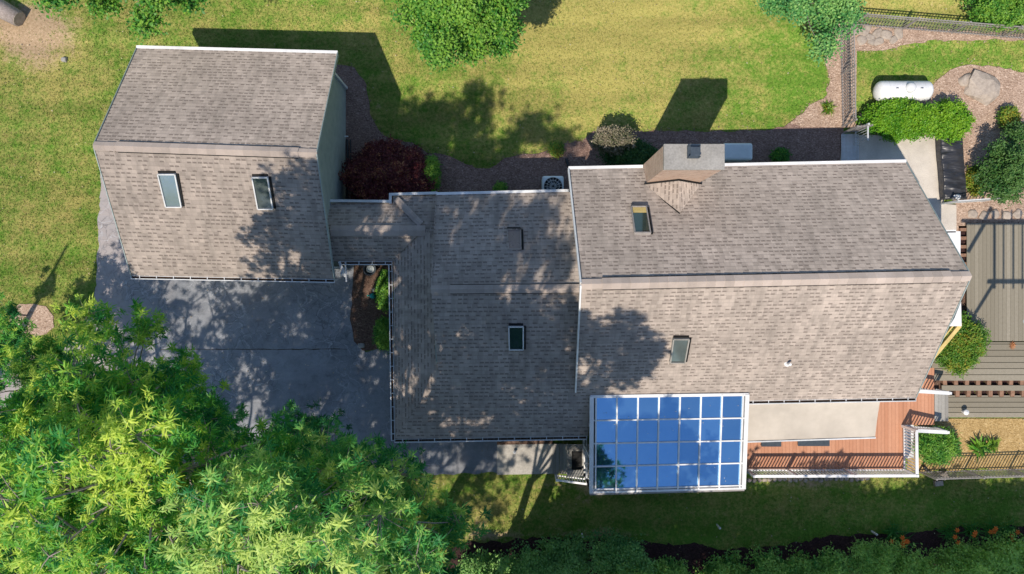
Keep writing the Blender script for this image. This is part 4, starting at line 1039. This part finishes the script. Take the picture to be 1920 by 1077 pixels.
# black tarp over a stack
def tarp():
    t = thing('covered_stack', 'stack covered with a wrinkled black tarp at the patio edge', 'tarp', W(1785, 318))
    zt = .5; a, b = W(1766, 376, zt), W(1812, 252, zt); nx, ny = 26, 60; vs, fs = [], []
    base = Vector(((a.x+b.x)/2, (a.y+b.y)/2, 0)); hw, hl = (b.x-a.x)/2*.86, (b.y-a.y)/2*.94
    for j in range(ny+1):
        for i in range(nx+1):
            u, v = i/nx*2-1, j/ny*2-1; uu, vv = u*1.25, v*1.10
            x = max(-1, min(1, uu)); y = max(-1, min(1, vv)); drop = max(abs(uu)-1, 0)*3+max(abs(vv)-1, 0)*7
            p = base+Vector((x*hw*(1.06+.08*min(drop, 1)), y*hl*(1+.03*min(drop, 1)), 0))
            p.x -= .12*v
            p.z = zt-min(drop, 1)*.38-.05*abs(x)**3
            q = Vector((p.x, p.y, 0)); th = .45*noise.noise(q*.5)+.6
            s_ = q.x*math.cos(th)+q.y*math.sin(th)
            p.z += .09*abs(noise.noise(Vector((s_*1.6, (q.y-q.x)*.5, 1))))+.05*abs(noise.noise(Vector(((p.x*.8+p.y)*2.6, p.x*.6, 4))))+.08*noise.noise(q*.9)
            p.z = max(p.z, .08); vs.append(p)
    for j in range(ny):
        for i in range(nx): k = j*(nx+1)+i; fs.append((k, k+1, k+nx+2, k+nx+1))
    mb = MB(); mb.add(vs, fs); obj('cover', mb, M['tarp'], t, smooth=True)
    mb = MB(); mb.box((base.x, base.y, .18), (hw*1.6, hl*1.8, .3)); obj('stack', mb, M['black'], t)
    mb = MB(); g = W(1776, 372, .3)
    for i in range(3): mb.lathe(W(1770+i*6, 370+i*1, .0)+Vector((0, 0, .2+.1*i)), [(.1, 0), (.12, .1), (.05, .22)], 10)
    obj('metal_clips', mb, M['offwhite'], t)
tarp()

# utility pole outside the left edge (its shadow crosses the lawn)
pt = cast(126, 460, 10.2); up = thing('utility_pole', 'wooden utility pole left of the lawn', 'pole', (pt.x, pt.y, 0))
mb = MB(); mb.tube([(pt.x, pt.y, 0), (pt.x, pt.y, 10.2)], [.15, .05], 12); obj('post', mb, M['bark'], up)
mb = MB(); mb.lathe((pt.x+.1, pt.y, 6.9), [(.05, 0), (.22, .15), (.24, .5), (.20, .9), (.14, 1.2)], 16); obj('transformer', mb, M['concrete2'], up)

# ------------------------------------------------------------------ shrubs and plants
shrub('hedge', 'broad bright green hedge in front of the white gas tank', 'hedge', (*W(1692, 226, .7)[:2], .62), (1.62, .72, .62), 'leaf_hedge', 2600, 10, .09, .06, tone0=.55, shell=.6)
shrub('hedge', 'rounded right end of the bright hedge above the patio', 'hedge', (*W(1782, 226, .7)[:2], .55), (.85, .74, .55), 'leaf_hedge', 1400, 10, .09, .06, tone0=.58, shell=.6)
shrub('shrub', 'rounded yellow tipped shrub beside the grey deck', 'shrub', (*W(1794, 640, .6)[:2], .65), (.95, 1.15, .65), 'leaf_yellow', 2300, 9, .10, .045, tone0=.55, shell=.6)
shrub('shrub', 'feathery green shrub below the white deck stairs', 'shrub', (*W(1757, 836, .5)[:2], .45), (.85, .65, .45), 'leaf_green', 1000, 9, .16, .035, tone0=.5)
shrub('japanese_maple', 'dark red weeping maple in the corner between the garage and back roof', 'tree', (*W(730, 335, .9)[:2], .8), (1.7, 1.35, .95), 'leaf_red', 3400, 10, .11, .05, tone0=.5, shell=.7)
shrub('shrub', 'bright green upright shrub right of the red maple', 'shrub', (*W(808, 325, .7)[:2], .6), (.32, .72, .6), 'leaf_green', 620, 9, .08, .05, tone0=.72)
shrub('shrub', 'pale mauve flowering shrub at the back left of the chimney', 'shrub', (*W(1150, 262, 1.1)[:2], 1.0), (.80, .55, .65), 'leaf_purple', 800, 8, .08, .055, tone0=.42)
shrub('shrub', 'dark low evergreen shrub against the back wall left of the chimney', 'shrub', (*W(1185, 292, .7)[:2], .5), (1.2, .55, .5), 'leaf_dark', 1300, 9, .08, .05, tone0=.35)
shrub('shrub', 'small dark shrub on the shaded mulch right of the generator', 'shrub', (*W(1464, 292, .3)[:2], .2), (.35, .28, .25), 'leaf_green', 260, 8, .08, .05, tone0=.3)
shrub('shrub', 'tiny green shrub peeking over the middle back gutter', 'shrub', (*W(938, 352, .5)[:2], .3), (.22, .18, .3), 'leaf_green', 180, 8, .07, .05, tone0=.6)
shrub('shrub', 'tuft of light green leaves at the mulch edge above the air conditioner', 'shrub', (*W(1043, 280, .2)[:2], .12), (.28, .25, .15), 'leaf_yellow', 160, 8, .07, .05, tone0=.6)
shrub('shrub', 'upper leafy shrub in the small bed by the house wall', 'shrub', (*W(722, 545, .5)[:2], .45), (.32, .75, .45), 'leaf_green', 560, 9, .09, .05, tone0=.6)
shrub('shrub', 'lower leafy shrub at the end of the small bed by the house wall', 'shrub', (*W(722, 626, .5)[:2], .42), (.42, .62, .42), 'leaf_green', 620, 9, .14, .035, tone0=.6)
shrub('shrub', 'dark green small tree right of the black tarp', 'shrub', (*W(1884, 322, 1.4)[:2], 1.2), (.88, 1.15, 1.1), 'leaf_dark', 1500, 10, .10, .055, tone0=.72, shell=.15)
shrub('shrub', 'open branched shrub at the right edge above the dark tree', 'shrub', (*W(1908, 262, 1.0)[:2], .8), (.6, .7, .7), 'leaf_dark', 320, 9, .09, .055, tone0=.7, shell=.1)
shrub('shrub', 'yellow green low shrub on the pale chips near the right edge', 'shrub', (*W(1893, 222, .4)[:2], .3), (.38, .5, .32), 'leaf_yellow', 420, 9, .09, .05, tone0=.7)
shrub('shrub', 'bright low ground plant between the tarp and the dark tree', 'shrub', (*W(1830, 338, .2)[:2], .12), (.36, .62, .16), 'leaf_yellow', 420, 8, .09, .05, tone0=.8)
shrub('shrub', 'green bush in the top right corner beyond the fence', 'shrub', (*W(1885, 12, 1.0)[:2], .9), (1.5, .9, 1.0), 'leaf_green', 1700, 9, .10, .06, tone0=.62, shell=.3)
shrub('shrub', 'small green tuft beside the top fence', 'shrub', (*W(1856, 34, .3)[:2], .2), (.4, .25, .25), 'leaf_blue', 260, 9, .09, .05, tone0=.6)
plume('strap_plant', 'spiky green strap leaved plant on the chip triangle', 'plant', 1549, 204, .3, .42, 90, 'leaf_yellow', tone0=.75)
plume('strap_plant', 'broad leaved plant on the dry straw above the lower fence', 'plant', 1830, 838, .3, .6, 60, 'leaf_green', tone0=.7, w=.13)
plume('strap_plant', 'smaller leafy plant beside the broad leaved one on the straw', 'plant', 1856, 832, .3, .5, 50, 'leaf_yellow', tone0=.6, w=.08)
# bottom shrub row: sunlit and shaded looks are set by leaf tone
bot = [
 (905, 1050, 1.6, .75, 'leaf_blue', .5, 'blue green bush left of the bottom shrub row'),
 (985, 1052, 1.9, .95, 'leaf_blue', .52, 'ferny blue green bush below the dark strip'),
 (1050, 1028, 1.5, .8, 'leaf_blue', .55, 'bushy green sapling below the white stake'),
 (1155, 1032, 1.9, .95, 'leaf_blue', .42, 'dark leafy bush right of the white stake'),
 (1175, 1085, 2.4, .85, 'leaf_brightened', .85, 'bright sunlit yellow green bush on the bottom edge'),
 (1270, 1062, 1.3, .95, 'leaf_brightened', .40, 'low shaded bush below the sunroom'),
 (1360, 1058, 1.2, 1.0, 'leaf_brightened', .45, 'second low shaded bush below the sunroom'),
 (1450, 1060, 1.3, 1.0, 'leaf_brightened', .45, 'shaded juniper like bush below the deck'),
 (1545, 1050, 1.3, 1.0, 'leaf_brightened', .50, 'mounded bush below the right end of the deck'),
 (1640, 1045, 1.4, .95, 'leaf_brightened', .50, 'dark bush just left of the orange flowers'),
 (1722, 1068, 1.6, .95, 'leaf_brightened', .72, 'sunlit leafy bush below the left orange flowers'),
 (1800, 1050, 1.7, .9, 'leaf_brightened', .68, 'sunlit leafy bush between the orange flower clumps'),
 (1880, 1050, 1.8, .95, 'leaf_brightened', .62, 'leafy bush in the bottom right corner'),
 (1960, 1030, 1.8, .95, 'leaf_brightened', .55, 'bush at the far right of the bottom row')]
for i, (x, y, zt, r, mt, tn, lb) in enumerate(bot):
    zt *= random.uniform(.75, 1.35); r *= random.uniform(.8, 1.15); x += random.uniform(-14, 14); c = W(x, y+(24 if 1100 < x < 1690 or x < 1000 else 14)+random.uniform(-12, 10), zt*.7); shrub('shrub', lb, 'shrub', (c.x, c.y, zt*.5), (r*1.05, r*.78, zt*.6), mt, 1150, 9, .12 if mt == 'leaf_blue' or zt < 1.25 or zt > 1.5 else .17, .065 if mt == 'leaf_blue' or zt < 1.25 or zt > 1.5 else .035, 'shrubs along the bottom edge', min(.95, tn+.25), shell=.30, spread=.10, lump=1.0)
# daylilies
dl = [(1684, 1006, 4, 'left'), (1700, 1022, 4, 'lower left'), (1792, 1004, 3, 'middle'), (1835, 1004, 2, 'right of the middle'), (1872, 1000, 3, 'right'), (1903, 1002, 3, 'rightmost')]
for i, (x, y, k, w_) in enumerate(dl):
    g = W(x, y, 1.0); t = thing('daylily', 'orange daylily clump, %s of six by the bottom right shrubs' % w_, 'flower', (g.x, g.y, 0), 'orange daylilies')
    B = np.array([[g.x, g.y, .4]])+rng.normal(0, .1, (90, 3))*[1, 1, .3]; az = rng.uniform(0, 6.28, 90); el = rng.uniform(.2, 1.1, 90)
    d = np.stack([np.cos(az)*np.cos(el), np.sin(az)*np.cos(el), np.sin(el)], 1); V, Fq = leaf_quads(B, d, rng.uniform(.3, .6, 90), np.full(90, .035), .6)
    T = np.ones((360, 4)); T[:, 0] = .5; np_mesh('leaves', V, Fq, T, M['leaf_green'], t)
    for j in range(k):
        a = random.uniform(0, 6.28); rr = random.uniform(.05, .35); c = Vector((g.x+rr*math.cos(a), g.y+rr*math.sin(a), random.uniform(.85, 1.15))); mb = MB()
        for q in range(6):
            b = q*math.pi/3; e = Vector((math.cos(b), math.sin(b), 0)); s = Vector((-math.sin(b), math.cos(b), 0))*.03
            mb.add([c, c+e*.07+s+Vector((0, 0, .05)), c+e*.12+Vector((0, 0, .02)), c+e*.05-s+Vector((0, 0, .05))], [(0, 1, 2, 3)])
        obj('flower', mb, M['orange'], t); mb = MB(); mb.tube([(g.x, g.y, 0), c-Vector((0, 0, .02))], .008, 4); obj('stem', mb, M['leaf_green'], t)

# ------------------------------------------------------------------ trees
tall = 'tall trees at the bottom of the frame'
tree('shade_tree', 'tallest feathery tree filling the lower left over the driveway', 'tree', (-9.5, -9.0), (-8.3, -4.2, 14.8), (3.3, 2.8, 3.6), 120, .75, 17, 'star', 'leaf_ash', tall, .30, tone0=.60, shell=.35)
tree('shade_tree', 'open feathery tree reaching over the driveway toward the garage', 'tree', (-10.6, -8.0), (-10.2, -3.4, 11.6), (2.3, 2.5, 2.4), 62, .7, 14, 'star', 'leaf_ash', tall, .24, tone0=.64, shell=.3)
tree('shade_tree', 'yellow green feathery tree at the lower left between the tallest tree and the left edge', 'tree', (-11.5, -11.5), (-11.9, -8.4, 10.6), (3.6, 3.0, 3.4), 56, 1.0, 22, 'star', 'leaf_ash', tall, .30, tone0=.56)
tree('shade_tree', 'tall feathery tree at the bottom between the driveway and front lawn', 'tree', (-5.2, -10.0), (-4.7, -6.8, 13.1), (3.4, 3.3, 5.4), 180, .75, 21, 'star', 'leaf_tall', tall, .28, tone0=.64, shell=.35)
tree('shade_tree', 'lower feathery tree at the left edge beyond the driveway', 'tree', (-15.5, -10), (-16.2, -6.2, 7.4), (3.4, 3.7, 2.8), 56, .95, 20, 'star', 'leaf_ash', tall, .24, tone0=.58)
tree('shade_tree', 'dark lower tree in the bottom middle left', 'tree', (-8.3, -11.5), (-8.2, -7.9, 6.3), (3.5, 3.5, 2.6), 60, .95, 26, 'star', 'leaf_tall', tall, .22, tone0=.38)
tree('shade_tree', 'tree in the bottom left corner', 'tree', (-13.5, -13.5), (-13, -11.5, 9.5), (4.8, 4.2, 4.5), 75, 1.1, 22, 'star', 'leaf_ash', tall, .3, tone0=.5)
tree('shade_tree', 'broad tree below the bottom edge left of centre', 'tree', (-7.5, -15.5), (-8.2, -14.0, 11.8), (4.0, 3.8, 5), 75, 1.1, 24, 'star', 'leaf_tall', tall, .3)
tree('shade_tree', 'tall tree below the bottom edge opposite the main roof', 'tree', (-.8, -13.5), (-.7, -8.6, 15.0), (2.9, 1.8, 3.0), 78, .65, 18, 'star', 'leaf_tall', tall, .3)
tree('shade_tree', 'slender tall tree top rising through the middle of the bottom crowns', 'tree', (-5.6, -9.0), (-4.5, -4.4, 16.8), (1.9, 1.4, 1.2), 26, .6, 12, 'star', 'leaf_tall', tall, .16, tone0=.7)
tree('shade_tree', 'small tree on the left edge above the driveway entrance', 'tree', (-18.6, -4.2), (-18.2, -3.2, 3.8), (2.0, 1.5, 1.2), 38, .55, 15, 'star', 'leaf_ash', tall, .14, tone0=.62)
tree('shade_tree', 'dense tree behind the bottom middle tree, mostly below the frame', 'tree', (-3.6, -11.5), (-3.4, -9.9, 12.6), (3.1, 2.1, 3.4), 58, .7, 15, 'star', 'leaf_tall', tall, .26, tone0=.5)
tree('shade_tree', 'slim tree just below the frame in front of the steps', 'tree', (-1.2, -12.5), (-1.2, -11.0, 11.0), (2.4, 1.9, 2.6), 62, .7, 24, 'star', 'leaf_tall', tall, .2)
tree('shade_tree', 'lower tree below the bottom edge facing the sunroom', 'tree', (3.2, -12.5), (2.5, -10.8, 9.2), (2.8, 1.8, 2.6), 56, .7, 22, 'star', 'leaf_tall', tall, .2, tone0=.5)
tree('shade_tree', 'tree below the bottom edge under the left corner', 'tree', (-19, -16), (-19, -15, 10), (4.5, 4.5, 4.5), 60, 1.1, 24, 'star', 'leaf_ash', tall, .3)
for i, (x, y, z, r, ry) in enumerate([(4.2, -14.6, 9.5, 2.8, 1.7), (9.5, -15.6, 9.5, 3.0, 1.6), (14.9, -15.3, 9.5, 2.3, 1.0), (19.8, -15.3, 9.5, 2.4, 1.0), (.9, -15.0, 7.5, 1.8, 1.8)]):
    tree('background_tree', ['round tree south of the sunroom beyond the frame', 'round tree south of the deck beyond the frame', 'round tree south of the deck corner beyond the frame', 'round tree beyond the bottom right corner', 'smaller tree south of the front steps beyond the frame'][i], 'tree', (x, y), (x, y, z), (r, ry, 1.7 if ry < 1.5 else 2.2), 50, .55 if ry < 1.5 else .8, 26, 'broad', 'leaf_green', 'trees beyond the bottom edge', .26, size=1.7, shell=.3)
tree('garden_tree', 'dense round green tree at the top centre of the lawn', 'tree', (-1.2, 10.8), (-1.6, 9.95, 5.5), (1.95, 2.4, 2.4), 105, .46, 42, 'broad', 'leaf_green', None, .2, tone0=.62, shell=.45, size=.8, flat=.7)
tree('garden_tree', 'leafy branches hanging in at the top left', 'tree', (-12.6, 13.2), (-12.6, 10.8, 6.6), (2.3, 1.9, 1.8), 44, .5, 40, 'broad', 'leaf_green', None, .18, tone0=.6, size=.9)
tree('garden_tree', 'feathery blue green tree overhanging the top of the metal fence', 'tree', (11.6, 12.2), (11.3, 11.2, 3.6), (2.3, 2.0, 1.4), 44, .5, 26, 'broad', 'leaf_blue', None, .10, tone0=.60, size=.8, shell=.25)
tree('sapling', 'thin dark sapling growing through the pale mulch ring', 'tree', (-20.3, -1.2), (-20.1, -1.0, 1.6), (.35, .5, .8), 7, .25, 6, 'star', 'leaf_ash', None, .04, tone0=.45, size=.7)

# ------------------------------------------------------------------ ground litter and grass blades
def inside(P, poly):
    x, y = P[:, 0], P[:, 1]; c = np.zeros(len(P), bool); n = len(poly); j = n-1
    for i in range(n):
        xi, yi = poly[i]; xj, yj = poly[j]
        if yi != yj: c ^= ((yi > y) != (yj > y)) & (x < (xj-xi)*(y-yi)/(yj-yi)+xi)
        j = i
    return c
def blocked(P):
    m = np.zeros(len(P), bool)
    for q in POLYS: m |= inside(P, q)
    for x0, x1, y0, y1 in ((wx0, wx1, wyf, wyb), (-7, -2.8, 0.6, 3.0), (-4.3, 2.8, -5.4, 3.2), (2.2, 14.9, -4.6, 4.4), (2.6, 9.4, -8.3, -4), (9, 16.6, -7.7, -4)):
        m |= (P[:, 0] > x0) & (P[:, 0] < x1) & (P[:, 1] > y0) & (P[:, 1] < y1)
    return m
def grass():
    n = 300000; P = np.stack([rng.uniform(-21.8, 21.8, n), rng.uniform(-12.4, 12.4, n)], 1)
    P = P[~blocked(P)]; n = len(P)
    den = np.array([.5]); PX = P[:, 0]/H*F+960; PY = 538.5-P[:, 1]/H*F
    dry = .42+blobs(PX, PY, GB[0]); dirt = blobs(PX, PY, GB[1])
    k = rng.uniform(0, 1, n) > dirt*.85; P = P[k]; dry = dry[k]; dirt = dirt[k]; n = len(P)
    B = np.stack([P[:, 0], P[:, 1], np.full(n, .0)], 1)
    d = unit(np.stack([rng.normal(0, .7, n), rng.normal(0, .7, n), rng.uniform(.3, 1.1, n)], 1))
    V, Fq = leaf_quads(B, d, rng.uniform(.05, .11, n), rng.uniform(.016, .034, n), .4)
    T = np.ones((n, 4, 4)); T[:, :, 0] = np.clip(dry+rng.normal(0, .10, n), 0, 1)[:, None]; T[:, :, 1] = (dirt*.5)[:, None]
    o = np_mesh('grass', V, Fq, T.reshape(-1, 4), M['lawn']); o['kind'] = 'stuff'; o['label'] = 'short mown grass blades over the whole lawn'; o['category'] = 'grass'
grass()
def litter(name, n, box, z, mat, size, label, cat, only=None):
    P = np.stack([rng.uniform(box[0], box[1], n), rng.uniform(box[2], box[3], n)], 1)
    if only is not None: P = P[only(P)]
    n = len(P); B = np.stack([P[:, 0], P[:, 1], np.full(n, z)+rng.uniform(0, .02, n)], 1)
    d = unit(rng.normal(0, 1, (n, 3))*[1, 1, .25]); V, Fq = leaf_quads(B, d, rng.uniform(.5, 1.3, n)*size, rng.uniform(.5, 1.2, n)*size*.6, .5)
    T = np.ones((n, 4, 4)); T[:, :, 0] = rng.uniform(0, 1, n)[:, None]
    o = np_mesh(name, V, Fq, T.reshape(-1, 4), M[mat]); o['kind'] = 'stuff'; o['label'] = label; o['category'] = cat
litter('glass_litter', 60, (3.0, 8.7, -7.7, -4.4), 3.25, 'dead_leaf', .05, 'few leaf specks lying on the glass sunroom roof', 'leaves')
litter('fallen_leaves', 1500, (-21.5, 21.5, -12, 12), .05, 'dead_leaf', .07, 'small dry leaves and pale flecks scattered over lawn and driveway', 'leaves', lambda P: ~((P[:, 0] > -20) & blocked(P) & (P[:, 1] > .4)))
for q, nm in ((POLYS[1], 0), (POLYS[2], 1), (POLYS[3], 2)):
    # loose chips along the bed edges
    e = np.repeat(q, 3, 0)+rng.normal(0, .07, (len(q)*3, 2)); e = e[(np.abs(e[:, 0]) < 22) & (np.abs(e[:, 1]) < 12.4)]; n = len(e)
    B = np.stack([e[:, 0], e[:, 1], np.full(n, .05)], 1); d = unit(rng.normal(0, 1, (n, 3))*[1, 1, .2]); V, Fq = leaf_quads(B, d, rng.uniform(.03, .10, n), rng.uniform(.02, .05, n), .2)
    T = np.ones((n, 4, 4)); o = np_mesh('loose_chips', V, Fq, T.reshape(-1, 4), M['mulch'] if nm == 0 else M['mulch_tan']); o['kind'] = 'stuff'
    o['label'] = ['loose mulch chips along the back house bed', 'loose pale chips along the fence path', 'loose pale chips round the boulder bed'][nm]; o['category'] = 'chips'

# ------------------------------------------------------------------ camera, sky, sun
cam = bpy.data.cameras.new('camera'); co = bpy.data.objects.new('camera', cam); col.objects.link(co)
co.location = (0, 0, H); co.rotation_euler = (0, 0, 0); cam.sensor_width = 36; cam.lens = F/1920*36; cam.clip_end = 2000; cam.clip_start = .1
scene.camera = co
sd = Vector((.32, .605, -1.0)).normalized()
su = bpy.data.lights.new('sun', 'SUN'); so = bpy.data.objects.new('sun', su); col.objects.link(so)
so.rotation_euler = sd.to_track_quat('-Z', 'Y').to_euler(); su.energy = 4.7; su.angle = R(.53); su.color = (1.0, .90, .77)
so.location = (-20, -30, 40)
w = bpy.data.worlds.new('World'); scene.world = w; w.use_nodes = True; nt = w.node_tree; nt.nodes.clear()
sk = nt.nodes.new('ShaderNodeTexSky'); sk.sky_type = 'NISHITA'; sk.sun_disc = False; sk.ozone_density = 2.0; sk.air_density = 1.0; sk.dust_density = .3; sk.sun_elevation = math.asin(-sd.z); sk.sun_rotation = math.atan2(-sd.x, -sd.y)
bg = nt.nodes.new('ShaderNodeBackground'); bg.inputs[1].default_value = .15; wo = nt.nodes.new('ShaderNodeOutputWorld')
nt.links.new(sk.outputs[0], bg.inputs[0]); nt.links.new(bg.outputs[0], wo.inputs[0])
scene.view_settings.view_transform = 'Standard'; scene.view_settings.look = 'None'; scene.view_settings.exposure = 0; scene.view_settings.gamma = 1
scene.render.engine = 'CYCLES'; scene.cycles.use_denoising = True; scene.cycles.max_bounces = 6; scene.cycles.transparent_max_bounces = 4
